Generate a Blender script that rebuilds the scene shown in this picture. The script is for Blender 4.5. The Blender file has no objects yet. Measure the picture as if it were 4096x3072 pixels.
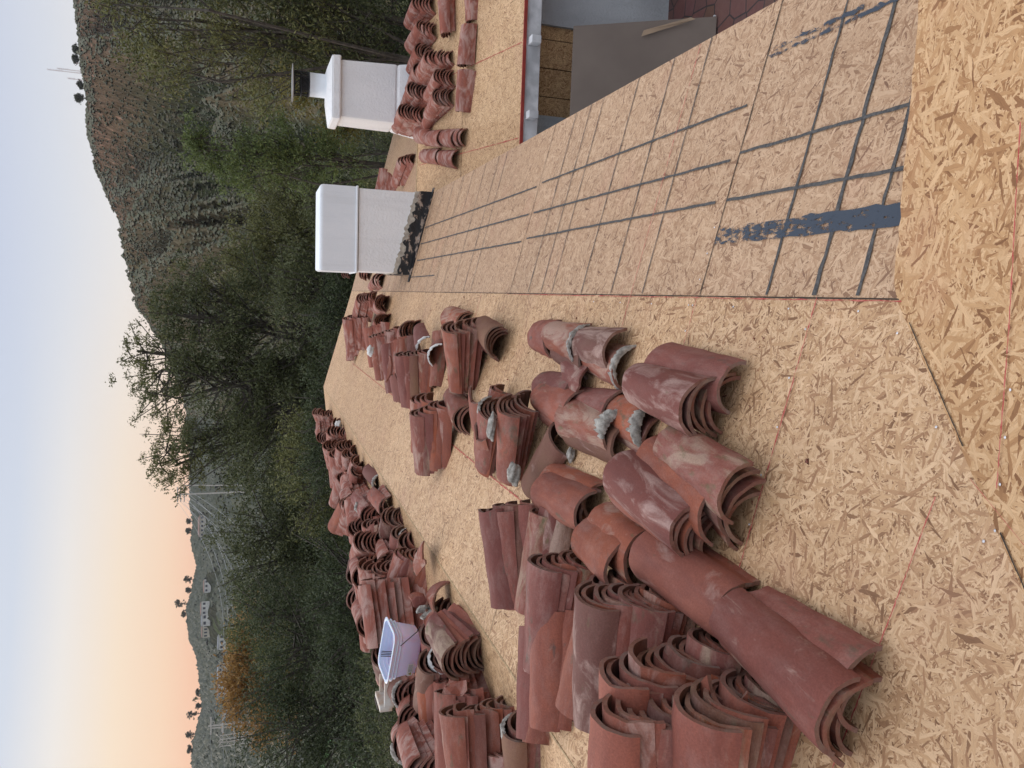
import bpy, bmesh, math, random
import numpy as np
from mathutils import Vector, Matrix
R = math.radians
rng = np.random.default_rng(7); random.seed(7)
scn = bpy.context.scene; COL = scn.collection
CAMZ = 4.5
# ------------------------------------------------------------------ camera
p, yaw = R(18.2), R(6.66)
fh = Vector((-math.sin(yaw), math.cos(yaw), 0)); Rw = Vector((math.cos(yaw), math.sin(yaw), 0))
fwd = fh*math.cos(p) - Vector((0, 0, math.sin(p))); Dw = -fh*math.sin(p) - Vector((0, 0, math.cos(p)))
cam_d = bpy.data.cameras.new('camera'); cam = bpy.data.objects.new('camera', cam_d); COL.objects.link(cam)
m = Matrix((Dw, Rw, -fwd)).transposed().to_4x4()      # the phone was held on its side: picture right is down
m.translation = Vector((0, 0, CAMZ)); cam.matrix_world = m
cam_d.sensor_width = 36; cam_d.lens = 27.03; cam_d.clip_start = .05; cam_d.clip_end = 8000
scn.camera = cam
# ------------------------------------------------------------------ world
W = bpy.data.worlds.new('World'); scn.world = W; W.use_nodes = True
nt = W.node_tree; nt.nodes.clear(); N = nt.nodes.new; Lk = nt.links.new
def mth(nt, op, a, b=None, c=None, clamp=False):
    n = nt.nodes.new('ShaderNodeMath'); n.operation = op; n.use_clamp = clamp
    for i, v in enumerate((a, b, c)):
        if v is None: continue
        if isinstance(v, (int, float)): n.inputs[i].default_value = v
        else: nt.links.new(v, n.inputs[i])
    return n.outputs[0]
def ramp(nt, fac, stops, interp='LINEAR'):
    n = nt.nodes.new('ShaderNodeValToRGB'); e = n.color_ramp.elements; n.color_ramp.interpolation = interp
    while len(e) > 1: e.remove(e[-1])
    for i, (pz, c) in enumerate(stops):
        if i == 0: el = e[0]; el.position = pz
        else: el = e.new(pz)
        el.color = (*c, 1) if len(c) == 3 else c
    if fac is not None: nt.links.new(fac, n.inputs[0])
    return n.outputs[0]
def mixc(nt, fac, a, b, mode='MIX'):
    n = nt.nodes.new('ShaderNodeMix'); n.data_type = 'RGBA'; n.blend_type = mode
    if isinstance(fac, (int, float)): n.inputs[0].default_value = fac
    else: nt.links.new(fac, n.inputs[0])
    for i, v in ((6, a), (7, b)):
        if isinstance(v, tuple): n.inputs[i].default_value = (*v[:3], 1)
        else: nt.links.new(v, n.inputs[i])
    return n.outputs[2]
SUN_AZ, SUN_EL = R(-52), R(24)                          # azimuth from +Y towards +X
tc = N('ShaderNodeTexCoord'); sp = N('ShaderNodeSeparateXYZ'); Lk(tc.outputs['Generated'], sp.inputs[0])
el = mth(nt, 'ARCSINE', sp.outputs[2]); eld = mth(nt, 'MULTIPLY', el, 1/R(90))
el01 = mth(nt, 'MAXIMUM', eld, 0.0)
cool = ramp(nt, el01, [(0, (.74, .58, .50)), (.06, (.88, .76, .68)), (.095, (.84, .81, .79)), (.135, (.70, .73, .80)), (.18, (.57, .63, .78)), (.3, (.68, .76, .90)), (.5, (1.15, 1.2, 1.32)), (1, (2.1, 2.1, 2.2))])
warm = ramp(nt, el01, [(0, (.88, .48, .32)), (.045, (.93, .54, .36)), (.065, (.95, .66, .45)), (.095, (.95, .76, .57)), (.13, (.87, .82, .77)), (.16, (.66, .71, .80)), (.3, (.70, .77, .90)), (.5, (1.2, 1.25, 1.38)), (1, (2.3, 2.3, 2.4))])
sdir = (math.sin(R(-38)), math.cos(R(-38)))
dt = mth(nt, 'ADD', mth(nt, 'MULTIPLY', sp.outputs[0], sdir[0]), mth(nt, 'MULTIPLY', sp.outputs[1], sdir[1]))
wf = N('ShaderNodeMapRange'); wf.interpolation_type = 'SMOOTHSTEP'; Lk(dt, wf.inputs[0]); wf.inputs[1].default_value = .72; wf.inputs[2].default_value = .985
grad = mixc(nt, wf.outputs[0], cool, warm)
sky = N('ShaderNodeTexSky'); sky.sky_type = 'NISHITA'; sky.sun_disc = False; sky.sun_elevation = SUN_EL; sky.sun_rotation = SUN_AZ
bg1 = N('ShaderNodeBackground'); Lk(sky.outputs[0], bg1.inputs[0]); bg1.inputs[1].default_value = .05
bg2 = N('ShaderNodeBackground'); Lk(grad, bg2.inputs[0]); bg2.inputs[1].default_value = 1.08
ad = N('ShaderNodeMixShader'); ad.inputs[0].default_value = .9; Lk(bg1.outputs[0], ad.inputs[1]); Lk(bg2.outputs[0], ad.inputs[2])
wo = N('ShaderNodeOutputWorld'); Lk(ad.outputs[0], wo.inputs[0])
sl = bpy.data.lights.new('sun', 'SUN'); sl.energy = 1.1; sl.angle = R(25); sl.color = (1, .88, .76)
so = bpy.data.objects.new('sun', sl); COL.objects.link(so)
sv = Vector((math.sin(SUN_AZ)*math.cos(SUN_EL), math.cos(SUN_AZ)*math.cos(SUN_EL), math.sin(SUN_EL)))
so.rotation_euler = sv.to_track_quat('Z', 'Y').to_euler()
scn.view_settings.view_transform = 'Standard'; scn.view_settings.look = 'None'; scn.view_settings.exposure = 0; scn.view_settings.gamma = 1
# ------------------------------------------------------------------ helpers
def tag(o, label=None, cat=None, group=None, kind=None):
    if label: o['label'] = label
    if cat: o['category'] = cat
    if group: o['group'] = group
    if kind: o['kind'] = kind
    return o
def empty(name, loc, label=None, cat=None, group=None):
    o = bpy.data.objects.new(name, None); COL.objects.link(o); o.location = loc; o.empty_display_size = .2
    return tag(o, label, cat, group)
def link(name, me, mats, parent=None, ploc=None):
    o = bpy.data.objects.new(name, me); COL.objects.link(o)
    for mm in (mats if isinstance(mats, (list, tuple)) else [mats]): me.materials.append(mm)
    if parent:
        o.parent = parent
        pl = Vector((0, 0, 0)); q = parent
        while q: pl += Vector(q.location); q = q.parent
        o.location = -pl                                # vertices are written in world coordinates
    return o
class MB:
    def __init__(s): s.v = []; s.f = []; s.mi = []
    def add(s, vs, fs, mi=0):
        o = len(s.v); s.v += [tuple(x) for x in vs]; s.f += [tuple(i+o for i in f) for f in fs]; s.mi += [mi]*len(fs); return s
    def box(s, c, d, M=None, mi=0, taper=1.0):
        cx, cy, cz = c; x, y, z = d[0]/2, d[1]/2, d[2]/2; t = taper
        vs = [Vector((-x, -y, -z)), Vector((x, -y, -z)), Vector((x, y, -z)), Vector((-x, y, -z)), Vector((-x*t, -y*t, z)), Vector((x*t, -y*t, z)), Vector((x*t, y*t, z)), Vector((-x*t, y*t, z))]
        if M: vs = [M @ v for v in vs]
        vs = [v + Vector(c) for v in vs]
        return s.add(vs, [(0, 3, 2, 1), (4, 5, 6, 7), (0, 1, 5, 4), (1, 2, 6, 5), (2, 3, 7, 6), (3, 0, 4, 7)], mi)
    def slab(s, top, th, mi=0):                          # polygon pulled down by th
        n = len(top); b = [(x, y, z-th) for x, y, z in top]
        fs = [tuple(range(n)), tuple(reversed(range(n, 2*n)))] + [(i, i+n, (i+1) % n+n, (i+1) % n) for i in range(n)]
        return s.add(list(top)+b, fs, mi)
    def tube(s, pts, rad, k=6, mi=0):
        pts = [Vector(q) for q in pts]
        if not isinstance(rad, (list, tuple)): rad = [rad]*len(pts)
        vs = []; fs = []
        for i, q in enumerate(pts):
            d = (pts[min(i+1, len(pts)-1)]-pts[max(i-1, 0)]).normalized()
            a = d.cross(Vector((0, 0, 1)) if abs(d.z) < .9 else Vector((1, 0, 0))).normalized(); b = d.cross(a)
            for j in range(k):
                t = 2*math.pi*j/k; vs.append(q+(a*math.cos(t)+b*math.sin(t))*rad[i])
        for i in range(len(pts)-1):
            for j in range(k): fs.append((i*k+j, i*k+(j+1) % k, (i+1)*k+(j+1) % k, (i+1)*k+j))
        fs.append(tuple(range(k))); fs.append(tuple(reversed(range((len(pts)-1)*k, len(pts)*k))))
        return s.add(vs, fs, mi)
    def mesh(s, name, smooth=False):
        me = bpy.data.meshes.new(name); me.from_pydata(s.v, [], s.f); me.update()
        for q, i in zip(me.polygons, s.mi): q.material_index = i; q.use_smooth = smooth
        return me
    def build(s, name, mats, parent=None, smooth=False, bevel=0):
        o = link(name, s.mesh(name, smooth), mats, parent)
        if bevel: b = o.modifiers.new('bevel', 'BEVEL'); b.width = bevel; b.segments = 2; b.limit_method = 'ANGLE'
        return o
def npmesh(name, V, F, mats, parent=None, smooth=False):
    me = bpy.data.meshes.new(name); V = np.asarray(V, np.float32); F = np.asarray(F, np.int32); k = F.shape[1]
    me.vertices.add(len(V)); me.vertices.foreach_set('co', V.ravel()); me.loops.add(F.size); me.loops.foreach_set('vertex_index', F.ravel())
    me.polygons.add(len(F)); me.polygons.foreach_set('loop_start', np.arange(0, F.size, k, dtype=np.int32)); me.polygons.foreach_set('loop_total', np.full(len(F), k, np.int32))
    me.update(calc_edges=True)
    if smooth: me.polygons.foreach_set('use_smooth', np.ones(len(F), bool))
    return link(name, me, mats, parent)
# ------------------------------------------------------------------ materials
def newmat(name):
    mt = bpy.data.materials.new(name); mt.use_nodes = True; nt = mt.node_tree; nt.nodes.clear()
    b = nt.nodes.new('ShaderNodeBsdfPrincipled'); o = nt.nodes.new('ShaderNodeOutputMaterial'); nt.links.new(b.outputs[0], o.inputs[0])
    return mt, nt, b
def noise(nt, vec, scale, detail=4, rough=.55, dist=0, dim='3D'):
    n = nt.nodes.new('ShaderNodeTexNoise'); n.noise_dimensions = dim
    n.inputs['Scale'].default_value = scale; n.inputs['Detail'].default_value = detail; n.inputs['Roughness'].default_value = rough; n.inputs['Distortion'].default_value = dist
    if vec is not None: nt.links.new(vec, n.inputs['Vector'])
    return n.outputs['Fac'], n.outputs['Color']
def mapping(nt, vec, sc=(1, 1, 1), rot=(0, 0, 0), loc=(0, 0, 0)):
    n = nt.nodes.new('ShaderNodeMapping'); nt.links.new(vec, n.inputs[0]); n.inputs[1].default_value = loc; n.inputs[2].default_value = rot; n.inputs[3].default_value = sc
    return n.outputs[0]
def bump(nt, b, h, strength, dist):
    n = nt.nodes.new('ShaderNodeBump'); n.inputs['Strength'].default_value = strength; n.inputs['Distance'].default_value = dist
    nt.links.new(h, n.inputs['Height']); nt.links.new(n.outputs[0], b.inputs['Normal'])
def plain(name, col, rough=.7, metal=0, var=.25, scale=8, bmp=0, col2=None):
    mt, nt, b = newmat(name); tcn = nt.nodes.new('ShaderNodeTexCoord'); f, _ = noise(nt, tcn.outputs['Object'], scale, 5)
    c2 = col2 or tuple(c*(1-var) for c in col); c = mixc(nt, ramp(nt, f, [(.35, (0, 0, 0)), (.65, (1, 1, 1))]), c2, col)
    nt.links.new(c, b.inputs['Base Color']); b.inputs['Roughness'].default_value = rough; b.inputs['Metallic'].default_value = metal
    if bmp: f2, _ = noise(nt, tcn.outputs['Object'], scale*6, 4); bump(nt, b, f2, .6, bmp)
    return mt
def osb(name, lo, mid, hi, dark, seed=0, sc=1.45, tint=(1, 1, 1), bias=0, vert=False):
    """oriented-strand board: overlapping long flakes in several directions, the topmost flake wins"""
    mt, nt, b = newmat(name); L = nt.links.new
    tcn = nt.nodes.new('ShaderNodeTexCoord'); base = mapping(nt, tcn.outputs['Object'], (1, 1, 0), loc=(seed*3.1, seed*1.7, 0))
    if vert: base = mapping(nt, mapping(nt, tcn.outputs['Object'], (1, 1, 1), (R(90), 0, 0)), (1, 1, 0))
    _, wc = noise(nt, base, 9, 2); wv = nt.nodes.new('ShaderNodeVectorMath'); wv.operation = 'MULTIPLY_ADD'; L(wc, wv.inputs[0]); wv.inputs[1].default_value = (.02, .02, 0); L(base, wv.inputs[2])
    _, wc2 = noise(nt, base, 70, 3); wv2 = nt.nodes.new('ShaderNodeVectorMath'); wv2.operation = 'MULTIPLY_ADD'; L(wc2, wv2.inputs[0]); wv2.inputs[1].default_value = (.008/sc, .008/sc, 0); L(wv.outputs[0], wv2.inputs[2]); wv = wv2
    H = None; V = None; G = None
    for k, (a, sx, sy) in enumerate([(8, 13, 85), (47, 15, 100), (82, 13, 75), (118, 16, 110), (158, 14, 90), (27, 30, 190), (98, 34, 210), (140, 30, 180), (65, 38, 220), (172, 36, 200)]):
        # rotate first, then stretch: two mappings
        mp = mapping(nt, mapping(nt, wv.outputs[0], (1, 1, 1), (0, 0, R(a+seed*17)), (k*5.3+seed, k*2.9, 0)), (sx*sc, sy*sc, 1))
        v = nt.nodes.new('ShaderNodeTexVoronoi'); v.voronoi_dimensions = '2D'; L(mp, v.inputs['Vector']); v.inputs['Scale'].default_value = 1; v.inputs['Randomness'].default_value = 1
        s3 = nt.nodes.new('ShaderNodeSeparateColor'); L(v.outputs['Color'], s3.inputs[0])
        h = s3.outputs[0]; val = s3.outputs[1]
        if k > 4: h = mth(nt, 'MULTIPLY', h, .93)
        g, _ = noise(nt, mapping(nt, mp, (1.6, 11, 1)), 1, 5, .7, dim='2D')
        if H is None: H, V, G = h, val, g
        else:
            f = mth(nt, 'GREATER_THAN', h, H)
            def mx(x, y):
                n = nt.nodes.new('ShaderNodeMix'); L(f, n.inputs[0]); L(x, n.inputs[2]); L(y, n.inputs[3]); return n.outputs[0]
            V = mx(V, val); G = mx(G, g); H = mth(nt, 'MAXIMUM', H, h)
    V2 = mth(nt, 'ADD', V, bias)
    col = ramp(nt, V2, [(0, dark), (.15, lo), (.42, mid), (.80, hi), (1, tuple(min(1, c*1.08) for c in hi))])
    col = mixc(nt, .8, col, ramp(nt, G, [(.27, (.52, .42, .34)), (.47, (1, 1, 1)), (.72, (1.2, 1.17, 1.1))]), 'MULTIPLY')
    # large soft weathering and fine dark specks
    big, _ = noise(nt, base, 1.3, 3); col = mixc(nt, .35, col, ramp(nt, big, [(.3, (.82, .8, .8)), (.7, (1.1, 1.08, 1.05))]), 'MULTIPLY')
    # each sheet is 1.22 by 2.44 m and differs a little in tone; clay dust lies in faint patches
    pc = nt.nodes.new('ShaderNodeVectorMath'); pc.operation = 'FLOOR'; L(mapping(nt, tcn.outputs['Object'], (1/1.22, 1/2.44, 0), loc=(.47, -.06, 0)), pc.inputs[0]); wn = nt.nodes.new('ShaderNodeTexWhiteNoise'); L(pc.outputs[0], wn.inputs['Vector'])
    col = mixc(nt, 1.0, col, ramp(nt, wn.outputs['Value'], [(0, (.91, .89, .87)), (.5, (1, .99, .98)), (1, (1.05, 1.06, 1.07))]), 'MULTIPLY')
    ds, _ = noise(nt, base, 2.1, 4, .6); col = mixc(nt, mth(nt, 'MULTIPLY', ramp(nt, ds, [(.55, (0, 0, 0)), (.75, (1, 1, 1))]), .30), col, (.46, .235, .16))
    spk, _ = noise(nt, base, 120, 2); col = mixc(nt, ramp(nt, spk, [(.70, (0, 0, 0)), (.77, (.7, .7, .7))]), col, tuple(c*.4 for c in dark))
    col = mixc(nt, 1.0, col, tint, 'MULTIPLY')
    L(col, b.inputs['Base Color']); b.inputs['Roughness'].default_value = .62; b.inputs['Specular IOR Level'].default_value = .25
    hh = mth(nt, 'ADD', mth(nt, 'MULTIPLY', H, 1.0), mth(nt, 'MULTIPLY', G, .25)); bump(nt, b, hh, .55, .004)
    return mt
M_new = osb('osb_new', (.365, .21, .115), (.51, .325, .18), (.62, .43, .265), (.20, .105, .055), 0)
M_old = osb('osb_old', (.345, .21, .125), (.45, .295, .185), (.53, .37, .245), (.21, .12, .075), 1.3)
M_near = osb('osb_near', (.36, .195, .09), (.485, .295, .148), (.585, .39, .22), (.21, .10, .045), 2.6, sc=1.0)
M_wing = osb('osb_wing', (.37, .22, .115), (.50, .32, .175), (.60, .41, .245), (.23, .125, .065), 4.1)
M_edge = plain('osb_edge', (.5, .36, .2), .85, col2=(.26, .17, .09), scale=40, bmp=.002)
M_dkosb = osb('osb_door', (.30, .17, .08), (.44, .28, .14), (.58, .40, .22), (.2, .1, .05), 5.7, vert=True)
M_chalk = plain('red_chalk', (.36, .03, .035), .9, col2=(.50, .16, .12), scale=60)
M_grid = plain('grey_ink', (.04, .04, .042), .8, col2=(.10, .095, .09), scale=90)
M_gap = plain('seam_gap', (.05, .035, .025), .9, scale=30)
M_nail = plain('nail', (.75, .75, .78), .35, .3, scale=30)
def stripe_mat():
    mt, nt, b = newmat('blue_paint'); tcn = nt.nodes.new('ShaderNodeTexCoord')
    f, _ = noise(nt, mapping(nt, tcn.outputs['Object'], (60, 22, 1)), 1, 8, .8)
    s = nt.nodes.new('ShaderNodeSeparateXYZ'); nt.links.new(tcn.outputs['Object'], s.inputs[0])
    fade = mth(nt, 'MULTIPLY_ADD', s.outputs[1], .14, .165)
    a = mth(nt, 'GREATER_THAN', f, fade)
    b.inputs['Base Color'].default_value = (.035, .048, .07, 1); b.inputs['Roughness'].default_value = .6; nt.links.new(a, b.inputs['Alpha'])
    return mt
M_blue = stripe_mat()
def tile_mats():
    out = []
    for kind in ('face', 'rim', 'inner'):
        mt, nt, b = newmat('terracotta_'+kind); L = nt.links.new
        oi = nt.nodes.new('ShaderNodeObjectInfo'); tcn = nt.nodes.new('ShaderNodeTexCoord')
        off = nt.nodes.new('ShaderNodeVectorMath'); off.operation = 'MULTIPLY_ADD'; cm = nt.nodes.new('ShaderNodeCombineXYZ')
        L(oi.outputs['Random'], cm.inputs[0]); L(oi.outputs['Random'], cm.inputs[1]); L(oi.outputs['Random'], cm.inputs[2])
        L(cm.outputs[0], off.inputs[0]); off.inputs[1].default_value = (37, 91, 53); L(tcn.outputs['Object'], off.inputs[2]); vec = off.outputs[0]
        r1 = oi.outputs['Random']; r2 = mth(nt, 'FRACT', mth(nt, 'MULTIPLY', r1, 17.3)); r3 = mth(nt, 'FRACT', mth(nt, 'MULTIPLY', r1, 71.7))
        basec = ramp(nt, r1, [(0, (.24, .074, .044)), (.2, (.30, .092, .058)), (.35, (.16, .05, .040)), (.5, (.26, .09, .070)), (.65, (.23, .072, .044)), (.78, (.34, .095, .045)), (.9, (.13, .055, .045)), (1, (.20, .10, .055))])
        f1, _ = noise(nt, mapping(nt, vec, (3, 7, 7)), 1.6, 5, .6, .4)
        basec = mixc(nt, ramp(nt, f1, [(.38, (0, 0, 0)), (.68, (.55, .55, .55))]), basec, (.14, .048, .04))
        # lime bloom
        f2, _ = noise(nt, mapping(nt, vec, (2.2, 6, 6)), 1.9, 6, .62, .8)
        th = mth(nt, 'MULTIPLY_ADD', r2, -.26, .70)
        bl = mth(nt, 'MULTIPLY', mth(nt, 'SUBTRACT', f2, th), 7, clamp=True); bl = mth(nt, 'MULTIPLY', bl, .6)
        basec = mixc(nt, bl, basec, mixc(nt, r3, (.48, .33, .30), (.40, .32, .22)))
        # lichen and soot on a few
        f3, _ = noise(nt, mapping(nt, vec, (4, 9, 9)), 2.2, 5, .6)
        lk = mth(nt, 'MULTIPLY', mth(nt, 'SUBTRACT', f3, mth(nt, 'MULTIPLY_ADD', r3, -.16, .70)), 9, clamp=True)
        basec = mixc(nt, mth(nt, 'MULTIPLY', lk, .75), basec, mixc(nt, r2, (.075, .062, .055), (.13, .115, .05)))
        f4, _ = noise(nt, vec, 160, 3, .7); f6, _ = noise(nt, mapping(nt, vec, (2, 5, 5)), 4, 6, .7); basec = mixc(nt, mth(nt, 'MULTIPLY', ramp(nt, f6, [(.45, (0, 0, 0)), (.72, (1, 1, 1))]), mth(nt, 'MULTIPLY', r3, .42)), basec, (.40, .27, .235)); basec = mixc(nt, .6, basec, ramp(nt, f4, [(.3, (.7, .68, .66)), (.6, (1.05, 1.05, 1.05)), (.85, (1.5, 1.45, 1.4))]), 'MULTIPLY')
        if kind == 'rim':
            f5, _ = noise(nt, vec, 40, 4); basec = mixc(nt, ramp(nt, f5, [(.3, (.3, .3, .3)), (.7, (.9, .9, .9))]), basec, mixc(nt, r2, (.20, .155, .13), (.20, .10, .07)))
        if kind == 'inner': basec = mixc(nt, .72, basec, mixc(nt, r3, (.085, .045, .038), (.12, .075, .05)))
        L(basec, b.inputs['Base Color']); b.inputs['Roughness'].default_value = .78; b.inputs['Specular IOR Level'].default_value = .35
        bh = mth(nt, 'ADD', f4, mth(nt, 'MULTIPLY', f1, 2.0)); bump(nt, b, bh, .5, .0025 if kind == 'face' else .004)
        out.append(mt)
    return out
M_tile, M_rim, M_inner = tile_mats()
M_mortar = plain('mortar', (.47, .445, .40), .95, col2=(.19, .175, .155), scale=38, bmp=.012)
M_whitep = plain('white_plaster', (.72, .72, .70), .8, scale=10, bmp=.003)
def stucco(name, c, c2, s=2.0, bm=.006):
    mt, nt, b = newmat(name); tcn = nt.nodes.new('ShaderNodeTexCoord'); o = tcn.outputs['Object']
    f, _ = noise(nt, mapping(nt, o, (1, 1, .5)), s, 6, .65); col = mixc(nt, ramp(nt, f, [(.3, (0, 0, 0)), (.7, (1, 1, 1))]), c2, c)
    f9, _ = noise(nt, mapping(nt, o, (9, 9, .7)), 1, 5, .7); col = mixc(nt, ramp(nt, f9, [(.55, (0, 0, 0)), (.8, (.4, .4, .4))]), col, tuple(q*.78*(1.0, .97, .92)[i] for i, q in enumerate(c2)))
    f2, _ = noise(nt, o, 14, 5, .7); col = mixc(nt, ramp(nt, f2, [(.68, (0, 0, 0)), (.76, (.5, .5, .5))]), col, tuple(q*.55 for q in c2))
    nt.links.new(col, b.inputs['Base Color']); b.inputs['Roughness'].default_value = .85
    f3, _ = noise(nt, o, 34, 6, .6); bump(nt, b, mth(nt, 'ADD', f3, mth(nt, 'MULTIPLY', f, 2)), .9, bm*1.6); return mt
M_stucco = stucco('white_stucco', (.86, .86, .86), (.76, .765, .77)); M_smooth = stucco('painted_hood', (.80, .83, .86), (.72, .76, .80), 3, .001)
M_wall = stucco('grey_wall', (.50, .53, .55), (.36, .38, .40), 1.2, .01)
def tar_mat():
    mt, nt, b = newmat('tar_flashing'); o = nt.nodes.new('ShaderNodeTexCoord').outputs['Object']
    f, _ = noise(nt, mapping(nt, o, (1, 1, 1.6)), 9, 6, .6); c = ramp(nt, f, [(.50, (.012, .012, .014)), (.56, (.03, .03, .03)), (.58, (.30, .22, .17)), (.66, (.42, .33, .26)), (.74, (.5, .48, .45))])
    nt.links.new(c, b.inputs['Base Color']); b.inputs['Roughness'].default_value = .55; bump(nt, b, f, 1, .02); return mt
M_tar = tar_mat()
M_metal = plain('dark_metal', (.03, .03, .032), .5, .6, scale=20); M_lid = plain('galvanised_lid', (.45, .44, .43), .45, .6, scale=12)
M_whitewood = plain('white_wood', (.66, .67, .68), .7, col2=(.40, .41, .42), scale=6, bmp=.003)
M_redtrim = plain('red_drip_edge', (.30, .035, .025), .6, scale=20)
M_bark = plain('bark', (.10, .085, .07), .9, col2=(.045, .038, .03), scale=12, bmp=.02)
M_twig = plain('twig', (.17, .15, .13), .9, col2=(.08, .07, .06), scale=5)
def leafmat(name, c1, c2, c3, tr=.25):
    mt, nt, b = newmat(name); g = nt.nodes.new('ShaderNodeNewGeometry'); o = nt.nodes.new('ShaderNodeTexCoord').outputs['Object']
    f, _ = noise(nt, o, .8, 3); c = mixc(nt, ramp(nt, f, [(.35, (0, 0, 0)), (.65, (1, 1, 1))]), c1, c2)
    rr = mth(nt, 'POWER', g.outputs['Random Per Island'], 2.2); c = mixc(nt, mth(nt, 'MULTIPLY', rr, .8), c, c3)
    nt.links.new(c, b.inputs['Base Color']); b.inputs['Roughness'].default_value = .6; b.inputs['Specular IOR Level'].default_value = .3
    t = nt.nodes.new('ShaderNodeBsdfTranslucent'); nt.links.new(c, t.inputs[0]); mx = nt.nodes.new('ShaderNodeMixShader'); mx.inputs[0].default_value = tr
    nt.links.new(b.outputs[0], mx.inputs[1]); nt.links.new(t.outputs[0], mx.inputs[2]); nt.links.new(mx.outputs[0], nt.nodes['Material Output'].inputs[0]); return mt
# ------------------------------------------------------------------ the house
XR, XA, XE = -1.78, .035, 1.17                # ridge, seam, eave
def zM(x, y=0): return CAMZ-1.592-.25*x
def zL(x): return zM(XR)+.12*(x-XR)
WA = CAMZ-4.4026
def zW(y): return WA+.25*y
def zN(y): return CAMZ-1.6+.27*(1.615-y)
H = empty('house', (0, 6, 0), 'low white stucco house stripped to bare wood sheathing, seen from its own roof', 'house')
roof = empty('main_roof', (0, 0, 0)); roof.parent = H; roof.location = -Vector(H.location)
TH = .012
def cre(x): return 1.615-(.25*(XA-x))/.27     # valley line between the main and the near slope, Y at x
LX = -3.1
lo = [(XA, 1.615), (XA, 14.33), (XR, 14.76), (XR, 1.7)]
MB().slab([(x, y, zM(x)) for x, y in [(XA, 1.55), (XA, 14.33), (-.84, 14.5), (XR, 14.76), (XR, cre(XR)-.02)]], TH).build('new_sheathing', M_new, roof)
MB().slab([(x, y, zM(x)) for x, y in [(XA+.003, 1.5), (XE, 1.5), (XE, 9.95), (3.1, 9.95), (3.1, 14.4), (XA+.003, 14.33)]], TH).build('old_sheathing', M_old, roof)
MB().slab([(XR-.003, -1.5, zL(XR)-.004), (XR-.003, 14.76, zL(XR)-.004), (LX, 14.9, zL(LX)), (LX, -1.5, zL(LX))], TH).build('back_slope_sheathing', M_wing, roof)
# rounded ridge board edge
def strip(pts, w, nrm, mat, name, par, rag=.15, lift=.004, step=.04):
    """thin ragged line lying on a slope; pts two ends, nrm the slope normal"""
    a, b = Vector(pts[0]), Vector(pts[1]); d = b-a; L_ = d.length; d.normalize(); n = Vector(nrm).normalized(); s = n.cross(d); k = max(2, int(L_/step)); vs = []; fs = []
    for i in range(k+1):
        c = a+d*(L_*i/k)+n*lift+s*float(rng.normal(0, w*.06)); wl = w*.5*(1+rng.normal(0, rag)); wr = w*.5*(1+rng.normal(0, rag)); vs += [c-s*wl, c+s*wr]
    for i in range(k): fs.append((2*i, 2*i+1, 2*i+3, 2*i+2))
    return MB().add(vs, fs).build(name, mat, par)
nM = (.25, 0, 1); nL = (-.12, 0, 1); nN = (0, .27, 1); nW = (0, -.25, 1)
def P(x, y): return (x, y, zM(x))
MB().tube([(XR, y, zM(XR)-.006) for y in np.arange(cre(XR), 14.8, .9)], .009, 6).build('ridge_edge', M_edge, roof)
E_ = XA+.02
crossY = [(1.77, .014), (1.95, .016), (2.18, .011), (3.06, .007), (3.38, .009), (3.74, .009), (4.17, .008), (4.35, .008), (4.58, .009)]+[(y, .009) for y in (5.98, 6.21, 6.6, 7.01, 7.36, 7.76, 8.21, 8.62, 8.98, 9.35, 9.73, 10.19, 10.63, 11.07, 11.52, 12.0)]
for y, w in crossY:
    x1 = XE-.004 if y > 2 else XE-.004
    strip([P(E_-.012, y), P(x1, y+.015)], w if y < 2.5 else max(.0062, w*.8), nM, M_grid, 'grid_line', roof, rag=.3)
for x0, x1, y0, y1, w in [(.58, .58, 1.75, 2.585, .012), (.395, .4, 1.7, 2.585, .012), (.77, .77, 2.63, 4.9, .011), (.56, .57, 2.64, 4.9, .011), (.40, .40, 2.66, 4.9, .011), (.755, .76, 5.0, 8.7, .011), (.57, .575, 5.0, 8.7, .011), (.385, .385, 5.0, 8.65, .011), (.2, .2, 7.5, 8.9, .01)]:
    strip([P(x0, y0), P(x1, y1)], w, nM, M_grid, 'grid_line', roof, lift=.0055)
for y in (2.59, 4.95, 7.43, 9.9): strip([P(E_-.015, y), P(XE-.002, y)], .005, nM, M_gap, 'panel_seam', roof, .3, .003)
for y in (3.7, 6.1, 8.5): strip([P(-.55, y), P(XR, y)], .003, nM, M_gap, 'panel_seam', roof, .3, .003)
strip([P(XA, 1.6), P(XA, 14.3)], .004, nM, M_gap, 'panel_seam', roof, .25, .003)
strip([P(XA-.006, 1.6), P(XA-.006, 5.0)], 0.0025, nM, M_chalk, 'chalk_line', roof, .7, .005)
for y, x0, x1, w in [(1.93, XA, -.95, .0035), (2.6, XA, -.6, .0025), (3.16, 1.16, -.25, .0035), (5.63, XA, -.2, .004), (1.72, -.9, -1.7, .003)]: strip([P(x0, y), P(x1, y)], w, nM, M_chalk, 'chalk_line', roof, .55, .006, .01)
for a, b in [((-1.05, 11.6), (-1.05, 6.6)), ((-1.06, 6.6), (-1.065, 3.6)), ((-.62, 12), (-.62, 9))][:2]: strip([P(*a), P(*b)], .006, nM, M_chalk, 'chalk_line', roof, .5, .005, .02)
def quadstrip(y0, y1, xa, xb, name):
    k = 24; vs = []; fs = []
    for i in range(k+1):
        y = y0+(y1-y0)*i/k
        for x in (xa+rng.normal(0, .003), xb+rng.normal(0, .003)): vs.append((x, y, zM(x)+.005))
    for i in range(k): fs.append((2*i, 2*i+1, 2*i+3, 2*i+2))
    MB().add(vs, fs).build(name, M_blue, roof)
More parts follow.
